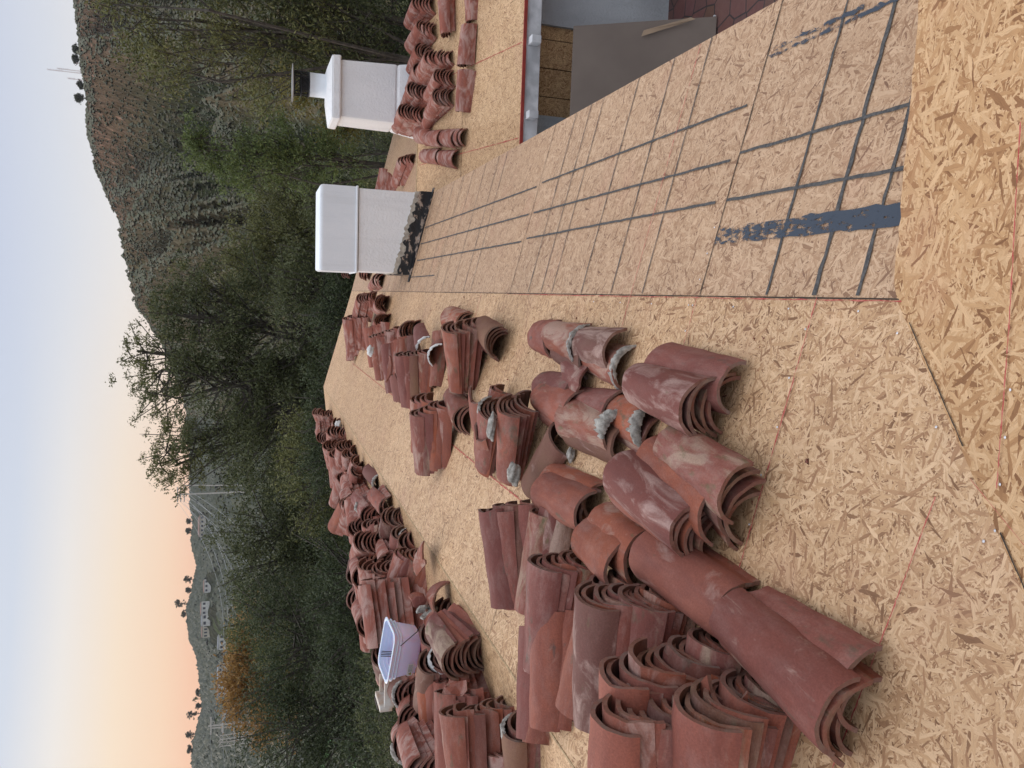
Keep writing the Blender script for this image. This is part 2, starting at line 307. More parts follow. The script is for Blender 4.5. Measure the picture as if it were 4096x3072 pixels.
quadstrip(1.64, 2.585, .232, .297, 'blue_paint_stripe'); quadstrip(1.95, 2.58, .93, .945, 'blue_paint_stripe'); quadstrip(2.1, 2.58, .955, .972, 'blue_paint_stripe')
# near slope (the photographer stands on it)
ns = empty('near_roof', (0, 0, 0)); ns.parent = H; ns.location = -Vector(H.location)
CX = -1.9
yc = cre(CX)
top = [(XA-.01, 1.622, zN(1.622)), (XA+.04, 1.645, zN(1.645))]+[(x, 1.648+float(rng.normal(0, .0025)), zN(1.648)) for x in np.arange(.1, 1.6, .03)]+[(2.2, 1.65, zN(1.65)), (2.2, -1.6, zN(-1.6)), (CX, -1.6, zN(-1.6)), (CX, yc, zN(yc))]
MB().slab([(x, y, z+.003) for x, y, z in top], .018).build('near_sheathing', M_near, ns)
MB().box((1.12, 1.56, zN(1.6)-.33), (2.1, .04, .6)).build('gable_board', M_edge, ns)
va = Vector((XA, 1.61, zN(1.61))); vb = Vector((CX, yc, zN(yc)))
strip([va.lerp(vb, .03), va.lerp(vb, .17)], .004, nN, M_gap, 'valley_seam', ns, .3, .006, .02); strip([va.lerp(vb, .25), vb], .004, nN, M_gap, 'valley_seam', ns, .3, .006, .02)
q = lambda x, y: (x, y, zN(y)+.003)
strip([q(.4, 1.23), q(-.02, 1.2)], .0035, nN, M_chalk, 'chalk_line', ns, .4, .005, .01); strip([q(-.02, 1.2), q(-.36, 1.185)], .0035, nN, M_chalk, 'chalk_line', ns, .4, .005, .01)
strip([q(-.36, 1.27), q(-.5, 1.0)], .0015, nN, M_chalk, 'chalk_line', ns, .4, .005, .01)
strip([P(-.42, 1.34), P(-1.3, 1.42)], .003, nM, M_chalk, 'chalk_line', roof, .5, .006, .01)
def nail(x, y, z, n, par):
    n = Vector(n).normalized(); a = n.cross(Vector((0, 1, 0))).normalized(); b = n.cross(a); c = Vector((x, y, z))+n*.003; vs = [c+(a*math.cos(t)+b*math.sin(t))*.0036 for t in np.arange(0, 6.28, .7)]; k = len(vs); vs.append(c+n*.0025)
    MB().add(vs, [(i, (i+1) % k, k) for i in range(k)]).build('nail_head', M_nail, par)
for i in range(9):
    t = .03+i*.11; v = va.lerp(vb, t); x = v.x-.03; y = v.y+.035; nail(x, y, zM(x), nM, roof)
for i in range(7): nail(-.06-i*.15, 1.945+.01*(i % 2), zM(-.06-i*.15), nM, roof); nail(.0, 1.75+i*.3, zM(0), nM, roof)
for i in range(5): nail(-.15-i*.1, 1.18, zN(1.18)+.003, nN, ns); nail(-.1+.1*i, 2.62, zM(-.1+.1*i), nM, roof)
# courtyard wing
wing = empty('courtyard_wing', (0, 0, 0)); wing.parent = H; wing.location = -Vector(H.location)
YE, YB, X0, X1 = 7.6, 9.95, 1.12, 7.0
MB().slab([(X0, YE, zW(YE)), (X1, YE, zW(YE)), (X1, YB, zW(YB)), (X0, YB, zW(YB))], .014).build('wing_sheathing', M_wing, wing)
for x in (1.62, 2.55): strip([(x, YE+.02, zW(YE+.02)), (x+.02, YB-.05, zW(YB-.05))], .006, nW, M_chalk, 'chalk_line', wing, .5, .004, .03)
strip([(X0, 8.8, zW(8.8)), (X1, 8.8, zW(8.8))], .005, nW, M_gap, 'panel_seam', wing, .3, .003)
MB().box(((X0+X1)/2, YE-.012, zW(YE)-.012), (X1-X0, .018, .032)).build('drip_edge', M_redtrim, wing)
MB().box(((X0+X1)/2, YE+.03, zW(YE)-.11), (X1-X0, .05, .155)).build('fascia', M_whitewood, wing, bevel=.006)
for x in (1.02, 1.72, 2.44, 3.16, 3.88): MB().box((x+.12, YE-.06, zW(YE)-.10), (.075, .12, .10)).build('rafter_tail', M_whitewood, wing, bevel=.006)
MB().box(((X0+X1)/2, YB+.05, zW(YB)-.25), (X1-X0, .05, .5)).build('step_board', M_edge, wing)
YW = 8.15
MB().box((2.95+2.2, YW+.1, 1.05), (4.4, .2, 1.9)).build('courtyard_wall', M_wall, wing); MB().box((1.0, YW+.1, 1.05), (2.0, .2, 1.9)).build('courtyard_wall', M_wall, wing)
MB().box((2.4, YW+.16, 1.02), (1.0, .04, 1.84)).build('doorway_recess', M_gap, wing)
for i in range(4): MB().box((2.06+i*.30, YW+.05+.004*(i % 2), 1.02), (.29, .012, 1.85)).build('boarded_panel', M_dkosb, wing)
# outer walls
for c, d in [((-.3, 8.2, 1.05), (2.6, 12.6, 3.4)), ((2.1, 12.2, 1.0), (1.7, 4.2, 2.2)), ((-2.3, 6.6, 1.2), (1.3, 16, 3.0)), ((0, .2, 1.2), (3.6, 2.6, 3.3))]:
    MB().box(c, (d[0], d[1], d[2]*.93), None).build('outer_wall', M_stucco, H)
MB().box((1.1, 5.0, zM(1.1)-.10), (.04, 6.6, .14)).build('eave_fascia', M_whitewood, roof)
M_cream = plain('cream_mortar', (.55, .50, .42), .9, col2=(.34, .30, .25), scale=20, bmp=.004)
# square chimney with a rounded hood
ch = empty('square_chimney', (0, 0, 0)); ch.parent = H; ch.location = -Vector(H.location)
cx, cw, y0, cd = .705, .915, 8.85, .62; zt = CAMZ-.63; zb = CAMZ-1.04; yc_ = y0+cd/2
MB().box((cx, yc_, (zb+2.2)/2-.2), (cw, cd, zb-2.2+.4)).build('stack', M_stucco, ch, bevel=.012)
bm = bmesh.new(); prof = []
for i in range(9): t = i/8*math.pi/2; prof.append((cw/2+.012-.03*(1-math.cos(t)), zt-.045+.045*math.sin(t)))
prof = [(cw/2+.012, zb+.012)]+prof
vs = []; fs = []
for (hx, z) in prof:
    hy = hx-cw/2+cd/2
    for sx, sy in ((-1, -1), (1, -1), (1, 1), (-1, 1)): vs.append((cx+sx*hx, yc_+sy*hy, z))
for i in range(len(prof)-1):
    for j in range(4): fs.append((i*4+j, i*4+(j+1) % 4, (i+1)*4+(j+1) % 4, (i+1)*4+j))
fs.append(tuple(range((len(prof)-1)*4, len(prof)*4))); MB().add(vs, fs).build('hood', M_smooth, ch)
MB().box((cx, yc_, zb+.004), (cw+.045, cd+.045, .026)).build('band', M_smooth, ch, bevel=.008)
MB().box((cx, yc_, zb-.0125), (cw+.012, cd+.012, .007)).build('seam_crack', M_gap, ch)
def skirt(off, h0, h1, mat, name, rag):
    vs = []; fs = []; k = 40; xs = np.linspace(cx-cw/2-off, cx+cw/2+off, k)
    for i, x in enumerate(xs):
        for yy in (y0-off,): vs += [(x, yy, zM(x)+h0), (x, yy, zM(x)+h1+rag*float(rng.normal(0, 1)))]
    for i in range(k-1): fs.append((2*i, 2*i+2, 2*i+3, 2*i+1))
    b0 = len(vs); vs += [(v[0], v[1]+off*.9, v[2]) for v in vs]
    for i in range(k-1): fs.append((b0+2*i+1, b0+2*i+3, b0+2*i+2, b0+2*i)); fs.append((2*i+1, 2*i+3, b0+2*i+3, b0+2*i+1))
    MB().add(vs, fs).build(name, mat, ch)
    for sx in (-1, 1):
        vs = []; fs = []; X = cx+sx*(cw/2+off)
        for i, y in enumerate(np.linspace(y0-off, y0+cd+off, 16)): vs += [(X, y, zM(X)+h0), (X, y, zM(X)+h1+rag*float(rng.normal(0, 1)))]
        for i in range(15): fs.append((2*i, 2*i+2, 2*i+3, 2*i+1))
        b0 = len(vs); vs += [(v[0]-sx*off*.9, v[1], v[2]) for v in vs]
        for i in range(15): fs.append((2*i+1, 2*i+3, b0+2*i+3, b0+2*i+1))
        MB().add(vs, fs).build(name, mat, ch)
skirt(.018, -.02, .15, M_tar, 'tar_flashing', .018); skirt(.010, .12, .20, M_cream, 'mortar_edge', .008)
MB().slab([(cx-cw/2-.10, y0-.09, zM(cx-cw/2-.1)+.012), (cx+cw/2+.06, y0-.09, zM(cx+cw/2+.06)+.012), (cx+cw/2+.06, y0, zM(cx+cw/2+.06)+.012), (cx-cw/2-.10, y0, zM(cx-cw/2-.1)+.012)], .008).build('tar_flashing', M_tar, ch)
# cap chimney with spark arrestor
c2 = empty('cap_chimney', (0, 0, 0)); c2.parent = H; c2.location = -Vector(H.location)
X, Y = 2.60, 10.42; rz = Matrix.Rotation(R(5), 3, 'Z')
def frust(x0, x1, d0, d1, z0, z1, name, mat, bev=.02, xo=0):
    b = MB(); vs = []
    for z, (xa, xb), d in ((z0, x0, d0), (z1, x1, d1)):
        vs += [(xa, Y-d/2, z), (xb, Y-d/2, z), (xb, Y+d/2, z), (xa, Y+d/2, z)]
    b.add(vs, [(3, 2, 1, 0), (4, 5, 6, 7), (0, 1, 5, 4), (1, 2, 6, 5), (2, 3, 7, 6), (3, 0, 4, 7)]); return b.build(name, mat, c2, bevel=bev)
frust((2.06, 3.0), (2.17, 2.90), .95, .62, 2.0, 2.85, 'stack_foot', M_stucco, .05)
frust((2.17, 2.90), (2.185, 2.875), .62, .60, 2.83, CAMZ-.955, 'stack', M_stucco, .03)
frust((2.145, 2.915), (2.15, 2.91), .70, .69, CAMZ-.965, CAMZ-.855, 'cap', M_stucco, .02)
frust((2.15, 2.91), (2.40, 2.78), .69, .34, CAMZ-.858, CAMZ-.805, 'cap_wash', M_stucco, .01)
MB().tube([(X+.0, Y, CAMZ-.82), (X+.0, Y, CAMZ-.60)], .145, 20).build('flue', M_smooth, c2, True)
fr = MB()
for z in (CAMZ-.595, CAMZ-.50, CAMZ-.415): fr.tube([(X+.15*math.cos(t), Y+.15*math.sin(t), z) for t in np.linspace(0, 2*math.pi, 25)], .009, 4)
for i in range(4): t = i*math.pi/2+.4; fr.tube([(X+.15*math.cos(t), Y+.15*math.sin(t), CAMZ-.60), (X+.15*math.cos(t), Y+.15*math.sin(t), CAMZ-.41)], .008, 4)
fr.build('spark_arrestor', M_metal, c2)
me_ = MB()
for s in (-1, 1):
    for i in range(18):
        t0 = i/18*2*math.pi; pts = [(X+.148*math.cos(t0+s*u*1.2), Y+.148*math.sin(t0+s*u*1.2), CAMZ-.60+u*.19) for u in np.linspace(0, 1, 6)]; me_.tube(pts, .0026, 3)
me_.build('wire_mesh', M_metal, c2); MB().tube([(X, Y, CAMZ-.70), (X, Y, CAMZ-.50)], .10, 12).build('inner_flue', M_metal, c2)
MB().tube([(X-.0, Y, CAMZ-.405), (X, Y, CAMZ-.393), (X, Y, CAMZ-.385)], [.225, .228, .05], 28).build('lid', M_lid, c2)
# plank lying by the cap chimney
tag(MB().box((2.0, 10.15, zM(2.0)+.07), (.12, .5, .02), Matrix.Rotation(R(20), 3, 'Z')).build('wood_scrap', M_edge), 'short grey board end at the foot of the cap chimney', 'board')
# courtyard floor
def flag():
    mt, nt, b = newmat('flagstone'); o = nt.nodes.new('ShaderNodeTexCoord').outputs['Object']; v = nt.nodes.new('ShaderNodeTexVoronoi'); v.voronoi_dimensions = '2D'; v.feature = 'DISTANCE_TO_EDGE'; v.inputs['Scale'].default_value = 4.2; v.inputs['Randomness'].default_value = .75; nt.links.new(o, v.inputs['Vector'])
    v2 = nt.nodes.new('ShaderNodeTexVoronoi'); v2.voronoi_dimensions = '2D'; v2.inputs['Scale'].default_value = 4.2; v2.inputs['Randomness'].default_value = .75; nt.links.new(o, v2.inputs['Vector'])
    f, _ = noise(nt, o, 9, 5); c = mixc(nt, .12, mixc(nt, f, (.10, .045, .04), (.17, .08, .065)), v2.outputs['Color'], 'SOFT_LIGHT')
    c = mixc(nt, ramp(nt, v.outputs['Distance'], [(.02, (1, 1, 1)), (.045, (0, 0, 0))]), c, (.035, .03, .03)); nt.links.new(c, b.inputs['Base Color']); b.inputs['Roughness'].default_value = .5; bump(nt, b, f, .4, .01); return mt
tag(MB().slab([(1.3, -3, .10), (9, -3, .10), (9, 8.3, .10), (1.3, 8.3, .10)], .1).build('patio_ground', flag()), kind='structure')
M_dry = plain('drywall_back', (.19, .155, .13), .85, scale=1.5, col2=(.155, .125, .105)); M_card = plain('cardboard', (.34, .25, .17), .9, scale=5)
t = empty('drywall_sheet', (2.1, 7.45, .1), 'large grey-brown wallboard sheet leaning below the courtyard roof', 'board sheet')
MB().add([(1.3, 7.5, 1.50), (2.74, 7.5, 1.50), (2.9, 7.1, .12), (1.3, 7.1, .12), (1.3, 7.515, 1.50), (2.74, 7.515, 1.50), (2.9, 7.115, .12), (1.3, 7.115, .12)], [(0, 3, 2, 1), (4, 5, 6, 7), (0, 1, 5, 4), (1, 2, 6, 5), (2, 3, 7, 6)]).build('panel', M_dry, t)
MB().box((2.905, 7.108, .14), (.012, .02, .02)).build('paper_edge', M_whitewood, t)
MB().add([(2.66, 7.28, .86), (2.72, 7.27, .84), (2.86, 7.12, .40), (2.84, 7.10, .36), (2.79, 7.16, .50)], [(0, 1, 2, 3, 4)]).build('torn_flap', M_card, t)
# succulent by the wall
t = empty('succulent_plant', (3.45, 7.8, .1), 'green rosette succulent at the foot of the grey courtyard wall', 'plant'); B_ = MB()
for c0 in [(3.42, 7.95, .5), (3.5, 7.85, .42), (3.4, 7.82, .34), (3.55, 8.0, .58), (3.48, 7.98, .62)]:
    for i in range(12):
        a = i*.9; e = .3+.05*i; d = Vector((math.cos(a)*math.cos(e), math.sin(a)*math.cos(e), math.sin(e))); s = d.cross(Vector((0, 0, 1))).normalized()*.017; c = Vector(c0); B_.add([c, c+d*.04+s, c+d*.075, c+d*.04-s], [(0, 1, 2, 3)])
B_.build('leaves', plain('succulent', (.05, .12, .035), .5, scale=20, col2=(.10, .19, .06)), t); B_ = MB(); [B_.tube([(3.45, 7.85, .1), c0], .012, 5) for c0 in [(3.42, 7.95, .5), (3.5, 7.85, .42), (3.4, 7.82, .34), (3.55, 8.0, .58)]]; B_.build('stems', M_bark, t)
ROWS = [
["M", -0.316, 2.18, -1.3, -0.308, 2.215, -1.425, 0.054, 0.998, -0.013, 5, 0.489, "isolated near stack beside the grey-lined sheathing"],
["M", -0.246, 2.15, -1.42, -0.246, 2.15, -1.42, 0.033, 0.999, -0.008, 1, 0.5, "isolated near stack beside the grey-lined sheathing|purple-toned"],
["M", -0.2, 3.044, -1.421, -0.26, 2.989, -1.447, 0.018, 1.0, -0.005, 2, 0.48, "mortared chain nearest the grey-lined sheathing"],
["M", -0.191, 3.455, -1.424, -0.243, 3.373, -1.45, 0.03, 1.0, -0.008, 2, 0.476, "mortared chain nearest the grey-lined sheathing|second segment"],
["M", -0.188, 3.898, -1.455, -0.188, 3.898, -1.455, 0.009, 1.0, -0.002, 1, 0.3, "mortared chain nearest the grey-lined sheathing|far end"],
["M", -0.384, 3.298, -1.406, -0.384, 3.298, -1.406, 0.147, 0.988, -0.037, 1, 0.22, "loose broken piece under the mortared chain"],
["M", -0.532, 2.839, -1.338, -0.561, 2.809, -1.364, 0.002, 1.0, -0.001, 2, 0.5, "long ridge chain lying in the middle of the slope|near segment"],
["M", -0.503, 3.285, -1.335, -0.534, 3.239, -1.361, -0.006, 1.0, 0.001, 2, 0.5, "long ridge chain lying in the middle of the slope|far segment"],
["M", -0.459, 2.632, -1.388, -0.5, 2.622, -1.414, -0.008, 1.0, 0.002, 2, 0.377, "second ridge chain behind the long one|near segment"],
["M", -0.45, 2.961, -1.39, -0.478, 2.954, -1.416, -0.013, 1.0, 0.003, 2, 0.498, "second ridge chain behind the long one|middle segment"],
["M", -0.438, 3.419, -1.393, -0.438, 3.419, -1.393, -0.028, 1.0, 0.007, 1, 0.5, "second ridge chain behind the long one|far segment"],
["M", -0.681, 2.035, -1.208, -0.727, 2.055, -1.321, 0.11, 0.994, -0.027, 5, 0.5, "large pale-stained stack below the ridge chain"],
["M", -0.611, 1.982, -1.267, -0.611, 1.982, -1.267, 0.135, 0.99, -0.034, 1, 0.5, "large pale-stained stack below the ridge chain|brown crossing tile"],
["M", -0.532, 1.891, -1.276, -0.636, 1.965, -1.354, 0.145, 0.989, -0.036, 4, 0.454, "short stack leaning on the large pale-stained stack"],
["M", -0.898, 1.32, -1.185, -0.927, 1.358, -1.271, 0.077, 0.997, -0.019, 4, 0.479, "long near stack beside the open sheathing"],
["M", -0.854, 1.345, -1.258, -0.854, 1.345, -1.258, 0.017, 1.0, -0.004, 1, 0.423, "long near stack beside the open sheathing|flat dark slipped tile"],
["M", -0.855, 1.803, -1.227, -0.859, 1.844, -1.288, 0.002, 1.0, -0.001, 3, 0.5, "wine-red stack behind the long near stack"],
["M", -0.934, 2.432, -1.186, -0.934, 2.432, -1.186, 0.006, 1.0, -0.001, 1, 0.352, "blotchy whitened pair behind the rim nests|left one"],
["M", -0.886, 2.379, -1.229, -0.886, 2.379, -1.229, 0.017, 1.0, -0.004, 1, 0.395, "blotchy whitened pair behind the rim nests|middle one"],
["M", -0.846, 2.399, -1.291, -0.846, 2.399, -1.291, -0.023, 1.0, 0.006, 1, 0.3, "blotchy whitened pair behind the rim nests|plain brown one"],
["M", -1.005, 3.422, -0.993, -0.954, 3.343, -1.173, -0.98, -0.187, -0.076, 7, 0.46, "moss-tipped fanned stack beside the ridge"],
["M", -0.957, 3.2, -1.17, -0.912, 3.127, -1.243, -0.999, 0.02, -0.05, 3, 0.46, "smooth plum stack beside the moss-tipped one"],
["M", -1.069, 2.851, -1.05, -1.053, 2.83, -1.239, -0.999, 0.02, -0.05, 7, 0.46, "blue-grey edged nest in front of the plum stack"],
["M", -1.263, 2.855, -1.063, -1.201, 2.81, -1.202, -0.958, -0.258, -0.124, 5, 0.46, "brick-brown nest near the ridge"],
["M", -1.445, 3.094, -1.11, -1.452, 3.073, -1.139, -0.907, -0.403, -0.121, 2, 0.46, "pair of long tiles slanting out of the pile"],
["M", -0.961, 2.22, -0.984, -0.971, 2.182, -1.26, -0.999, 0.02, -0.05, 10, 0.46, "ten-deep nest in the middle of the near pile"],
["M", -1.042, 2.466, -1.118, -0.983, 2.46, -1.257, -0.999, 0.02, -0.05, 5, 0.46, "thin-rimmed nest behind the ten-deep one"],
["M", -1.042, 1.86, -0.913, -0.995, 1.876, -1.253, -0.998, 0.02, -0.06, 12, 0.46, "nest between the ten-deep one and the photo edge"],
["M", -0.99, 1.857, -1.131, -0.979, 1.848, -1.258, -0.998, 0.02, -0.06, 5, 0.46, "low nest squeezed against the long near stack"],
["M", -0.944, 2.148, -1.112, -0.964, 2.18, -1.261, -0.999, 0.02, -0.05, 6, 0.46, "shorter nest right under the wine-red stack"],
["M", -1.008, 1.591, -1.003, -1.002, 1.642, -1.252, -1.0, 0.0, -0.02, 9, 0.46, "foremost nest cut by the photo edge"],
["M", -1.1, 1.747, -0.839, -1.009, 1.656, -1.25, -0.998, 0.0, -0.06, 14, 0.46, "nearest tall nest holding orange broken shards"],
["M", -0.853, 5.459, -1.031, -0.766, 5.339, -1.211, -0.965, 0.143, -0.218, 7, 0.46, "fanned stack in the middle with an olive-stained tile"],
["M", -0.822, 5.948, -1.132, -0.778, 5.828, -1.222, -0.929, 0.309, -0.205, 4, 0.46, "low nest behind the olive-stained stack"],
["M", -0.795, 4.976, -1.242, -0.812, 4.961, -1.299, 0.118, 0.993, -0.029, 3, 0.5, "crosswise trio beside the olive-stained fan"],
["M", -0.553, 4.337, -1.168, -0.553, 4.337, -1.168, -0.635, 0.739, -0.226, 1, 0.46, "broken stack with mortar collars|topmost jagged"],
["M", -0.746, 4.168, -1.161, -0.746, 4.168, -1.161, -0.662, 0.7, -0.269, 1, 0.46, "broken stack with mortar collars|lower jagged"],
["M", -0.614, 4.068, -1.153, -0.618, 4.139, -1.273, -0.78, 0.563, -0.274, 5, 0.46, "broken stack with mortar collars"],
["M", -0.545, 3.67, -1.139, -0.52, 3.765, -1.289, -0.853, 0.426, -0.302, 6, 0.46, "fan of tiles with a grey mortar clump"],
["M", -0.534, 4.345, -1.307, -0.528, 4.361, -1.337, -0.973, 0.147, -0.181, 2, 0.46, "pair standing behind the mortar clump fan"],
["M", -0.636, 3.387, -1.312, -0.636, 3.387, -1.312, -0.631, 0.658, -0.41, 1, 0.46, "lone tile with a grey streak beside the ridge chain"],
["M", -0.849, 2.827, -1.228, -0.831, 2.899, -1.295, -0.062, 0.998, 0.015, 3, 0.488, "low slanting trio beside the moss-tipped stack"],
["M", -0.288, 6.256, -1.368, -0.288, 6.262, -1.398, -0.96, -0.17, -0.223, 2, 0.46, "pale pair leaning on the eight-tile fan"],
["M", -0.213, 5.053, -1.16, -0.173, 5.087, -1.37, -0.905, 0.323, -0.277, 8, 0.46, "whitened eight-tile fan in the middle"],
["M", -0.185, 5.143, -1.374, -0.185, 5.143, -1.374, -0.856, 0.447, -0.261, 1, 0.46, "upright-looking plain tile beside the eight-tile fan"],
["M", -0.255, 4.635, -1.346, -0.291, 4.755, -1.43, 0.113, 0.993, -0.028, 4, 0.5, "small nest tucked behind the eight-tile fan"],
["M", -0.173, 5.712, -1.428, -0.185, 5.723, -1.456, 0.017, 1.0, -0.004, 2, 0.5, "broken pair behind the eight-tile fan"],
["M", -0.423, 6.478, -1.273, -0.423, 6.478, -1.273, 0.279, 0.958, -0.07, 1, 0.448, "open tile with a white mortar rim facing down the slope"],
["M", -0.449, 6.067, -1.287, -0.449, 6.067, -1.287, 0.251, 0.919, -0.303, 1, 0.46, "plain open tile beside the white-rimmed one"],
["M", -0.511, 6.475, -1.086, -0.465, 6.355, -1.296, -0.966, 0.13, -0.225, 8, 0.46, "stack capped with shards before the far rows"],
["M", -0.647, 6.682, -1.073, -0.647, 6.682, -1.073, -0.741, 0.645, -0.184, 1, 0.46, "stack capped with shards before the far rows|narrow grey"],
["M", -0.481, 7.298, -1.093, -0.381, 7.178, -1.303, -0.959, -0.162, -0.232, 8, 0.46, "flat-topped fan behind the shards"],
["M", -0.447, 8.021, -1.071, -0.352, 7.901, -1.311, -0.961, 0.097, -0.258, 9, 0.46, "fan with a white plaster knob"],
["M", -0.403, 9.047, -1.144, -0.328, 8.927, -1.324, -0.993, -0.051, -0.11, 7, 0.46, "red fan in the fourth far row"],
["M", -0.357, 10.818, -1.093, -0.296, 10.698, -1.333, -0.971, 0.222, -0.084, 9, 0.46, "farthest row fan near the sheathing edge"],
["M", -0.54, 11.539, -1.202, -0.44, 11.419, -1.292, -0.985, -0.103, -0.141, 4, 0.46, "low fan leaning on the farthest row"],
["M", -0.053, 10.499, -1.231, -0.022, 10.379, -1.411, -0.597, 0.802, -0.001, 7, 0.46, "dark fan closest to the seam"],
["M", -0.091, 9.645, -1.356, -0.107, 9.825, -1.476, -0.2, 0.979, -0.04, 5, 0.4, "five-tile nest facing the seam"],
["M", -0.313, 9.28, -1.3, -0.322, 9.387, -1.422, -0.2, 0.979, -0.04, 5, 0.4, "five-tile nest second from the seam"],
["M", -0.325, 7.471, -1.297, -0.326, 7.56, -1.421, -0.2, 0.979, -0.04, 5, 0.4, "olive-rimmed nest third from the seam"],
["M", 0.21, 10.885, -1.493, 0.203, 10.705, -1.553, -0.202, 0.978, 0.05, 3, 0.4, "nest half hidden by the square chimney"],
["M", 0.315, 12.357, -1.488, 0.299, 12.177, -1.577, 0.525, 0.841, -0.131, 4, 0.4, "fan half hidden by the square chimney"],
["M", 0.39, 15.266, -1.507, 0.378, 15.086, -1.597, 0.525, 0.841, -0.131, 4, 0.4, "far fan behind the square chimney"],
["L", -2.05, 13.328, -0.853, -2.05, 13.148, -1.162, -0.827, 0.471, -0.309, 9, 0.46, "farthest heap past the ridge"],
["L", -2.1, 13.797, -1.057, -2.1, 13.797, -1.057, -0.978, -0.177, 0.109, 1, 0.46, "farthest heap past the ridge|tan-stained crossing"],
["L", -1.95, 11.591, -1.037, -1.95, 11.638, -1.191, -0.612, 0.786, 0.08, 5, 0.46, "second heap past the ridge"],
["L", -2.0, 11.19, -0.926, -2.0, 11.05, -1.166, -0.57, 0.82, -0.061, 7, 0.46, "third heap past the ridge"],
["L", -2.15, 10.903, -0.844, -2.15, 11.083, -1.124, -0.807, 0.575, -0.134, 8, 0.46, "tall fan past the ridge with grey foot"],
["L", -2.0, 10.075, -0.944, -2.0, 10.23, -1.144, -0.816, 0.578, 0.025, 6, 0.46, "nest of thin rims past the ridge"],
["L", -2.0, 9.591, -0.97, -2.0, 9.732, -1.178, -0.87, 0.487, -0.077, 7, 0.46, "nest before the orange tile past the ridge"],
["L", -1.95, 8.951, -1.007, -1.95, 8.951, -1.007, -0.844, 0.517, 0.141, 1, 0.46, "orange tile lying across the ridge-side nest"],
["L", -2.05, 8.86, -0.998, -2.05, 9.015, -1.118, -0.676, 0.734, -0.063, 4, 0.46, "mortar-splashed fan before the big ridge caps"],
["L", -1.95, 7.75, -1.1, -1.95, 7.75, -1.1, 0.053, 0.992, 0.116, 1, 0.46, "brown ridge cap with a grey mortar lip"],
["L", -1.95, 6.837, -1.03, -1.95, 6.837, -1.03, 0.008, 0.992, 0.124, 1, 0.46, "plain brown ridge cap below the lipped one"],
["L", -2.15, 7.311, -0.927, -2.15, 7.311, -0.927, 0.144, 0.976, 0.164, 1, 0.46, "large smooth ridge cap nearest the trees"],
["L", -2.3, 9.593, -0.915, -2.3, 9.754, -0.995, -0.841, 0.502, 0.202, 3, 0.46, "pale slanting tiles next to the canopy"],
["L", -2.3, 8.357, -0.823, -2.3, 8.177, -1.005, -0.709, 0.688, 0.155, 8, 0.46, "slanting fan against the dark trees"],
["L", -1.9, 6.387, -0.987, -1.9, 6.385, -1.21, -0.788, 0.612, -0.066, 9, 0.46, "saw-toothed nest under the ridge caps"],
["L", -1.95, 6.1, -1.02, -1.95, 6.101, -1.202, -0.917, 0.398, 0.025, 6, 0.46, "nest with one chalk-white rim"],
["L", -1.95, 5.881, -1.046, -1.95, 5.913, -1.206, -0.815, 0.579, 0.007, 5, 0.46, "loose nest with a grey shard"],
["L", -1.95, 5.631, -0.97, -1.95, 5.5, -1.216, -0.954, 0.174, 0.243, 10, 0.46, "long-sided fan with a black tar patch"],
["L", -2.3, 6.535, -0.875, -2.3, 6.436, -0.927, 0.208, 0.965, -0.161, 3, 0.46, "arched trio facing the camera"],
["L", -2.2, 6.024, -0.894, -2.2, 6.024, -0.894, -0.031, 0.96, -0.277, 1, 0.46, "wide arched tile facing the camera"],
["L", -2.5, 6.849, -0.833, -2.5, 6.8, -0.894, 0.089, 0.996, 0.011, 3, 0.46, "arched trio on the outer side"],
["L", -2.7, 7.213, -0.791, -2.7, 7.188, -0.824, 0.109, 0.984, -0.139, 2, 0.46, "outermost pale pair over the canopy"],
["L", -2.7, 6.618, -0.726, -2.7, 6.57, -0.864, -0.021, 0.965, -0.263, 5, 0.46, "dark-mouthed round nest over the canopy"],
["L", -2.5, 6.437, -0.832, -2.5, 6.437, -0.832, -0.682, 0.684, -0.258, 1, 0.46, "pink tile leading down the outer row"],
["L", -2.5, 5.961, -0.823, -2.5, 5.961, -0.823, -0.925, 0.325, -0.195, 1, 0.46, "long pink tile behind the clear tub"],
["L", -2.65, 5.407, -0.778, -2.65, 5.407, -0.778, -0.77, 0.613, -0.178, 1, 0.46, "curved tile at the outer foot of the clear tub"],
["L", -2.0, 4.63, -1.01, -2.0, 4.554, -1.13, -0.831, 0.555, -0.036, 4, 0.46, "nest filled with grey shards"],
["L", -2.15, 4.579, -0.963, -2.15, 4.711, -1.131, -0.855, 0.5, -0.135, 6, 0.46, "ringed nest beside the clear tub"],
["L", -2.2, 4.332, -0.906, -2.2, 4.383, -1.036, -0.861, 0.503, -0.075, 5, 0.46, "white-rimmed nest before the clear tub"],
["L", -1.95, 3.794, -0.92, -1.95, 3.911, -1.198, -0.045, 0.981, -0.189, 11, 0.46, "row of eleven rims arching by the ridge"],
["L", -2.1, 3.81, -0.891, -2.1, 3.793, -1.004, -0.96, -0.27, 0.07, 5, 0.46, "nest choked with broken shards"],
["L", -2.0, 3.425, -0.829, -2.0, 3.434, -1.172, -0.965, -0.264, -0.009, 11, 0.46, "whitened long nest at the photo edge"],
["L", -1.9, 3.039, -1.019, -1.9, 3.054, -1.179, -0.923, 0.156, -0.351, 5, 0.46, "mossy slanting fan beside the ridge"],
["L", -2.75, 4.981, -0.867, -2.75, 4.981, -0.867, -0.254, 0.967, -0.015, 1, 0.46, "outer cap with a mortar seam"],
["L", -2.75, 4.636, -0.84, -2.75, 4.636, -0.84, -0.268, 0.945, -0.189, 1, 0.46, "outer cap second from the photo edge"],
["L", -2.75, 4.379, -0.762, -2.75, 4.379, -0.762, -0.334, 0.924, -0.186, 1, 0.46, "outer cap with a ragged mortar rim"],
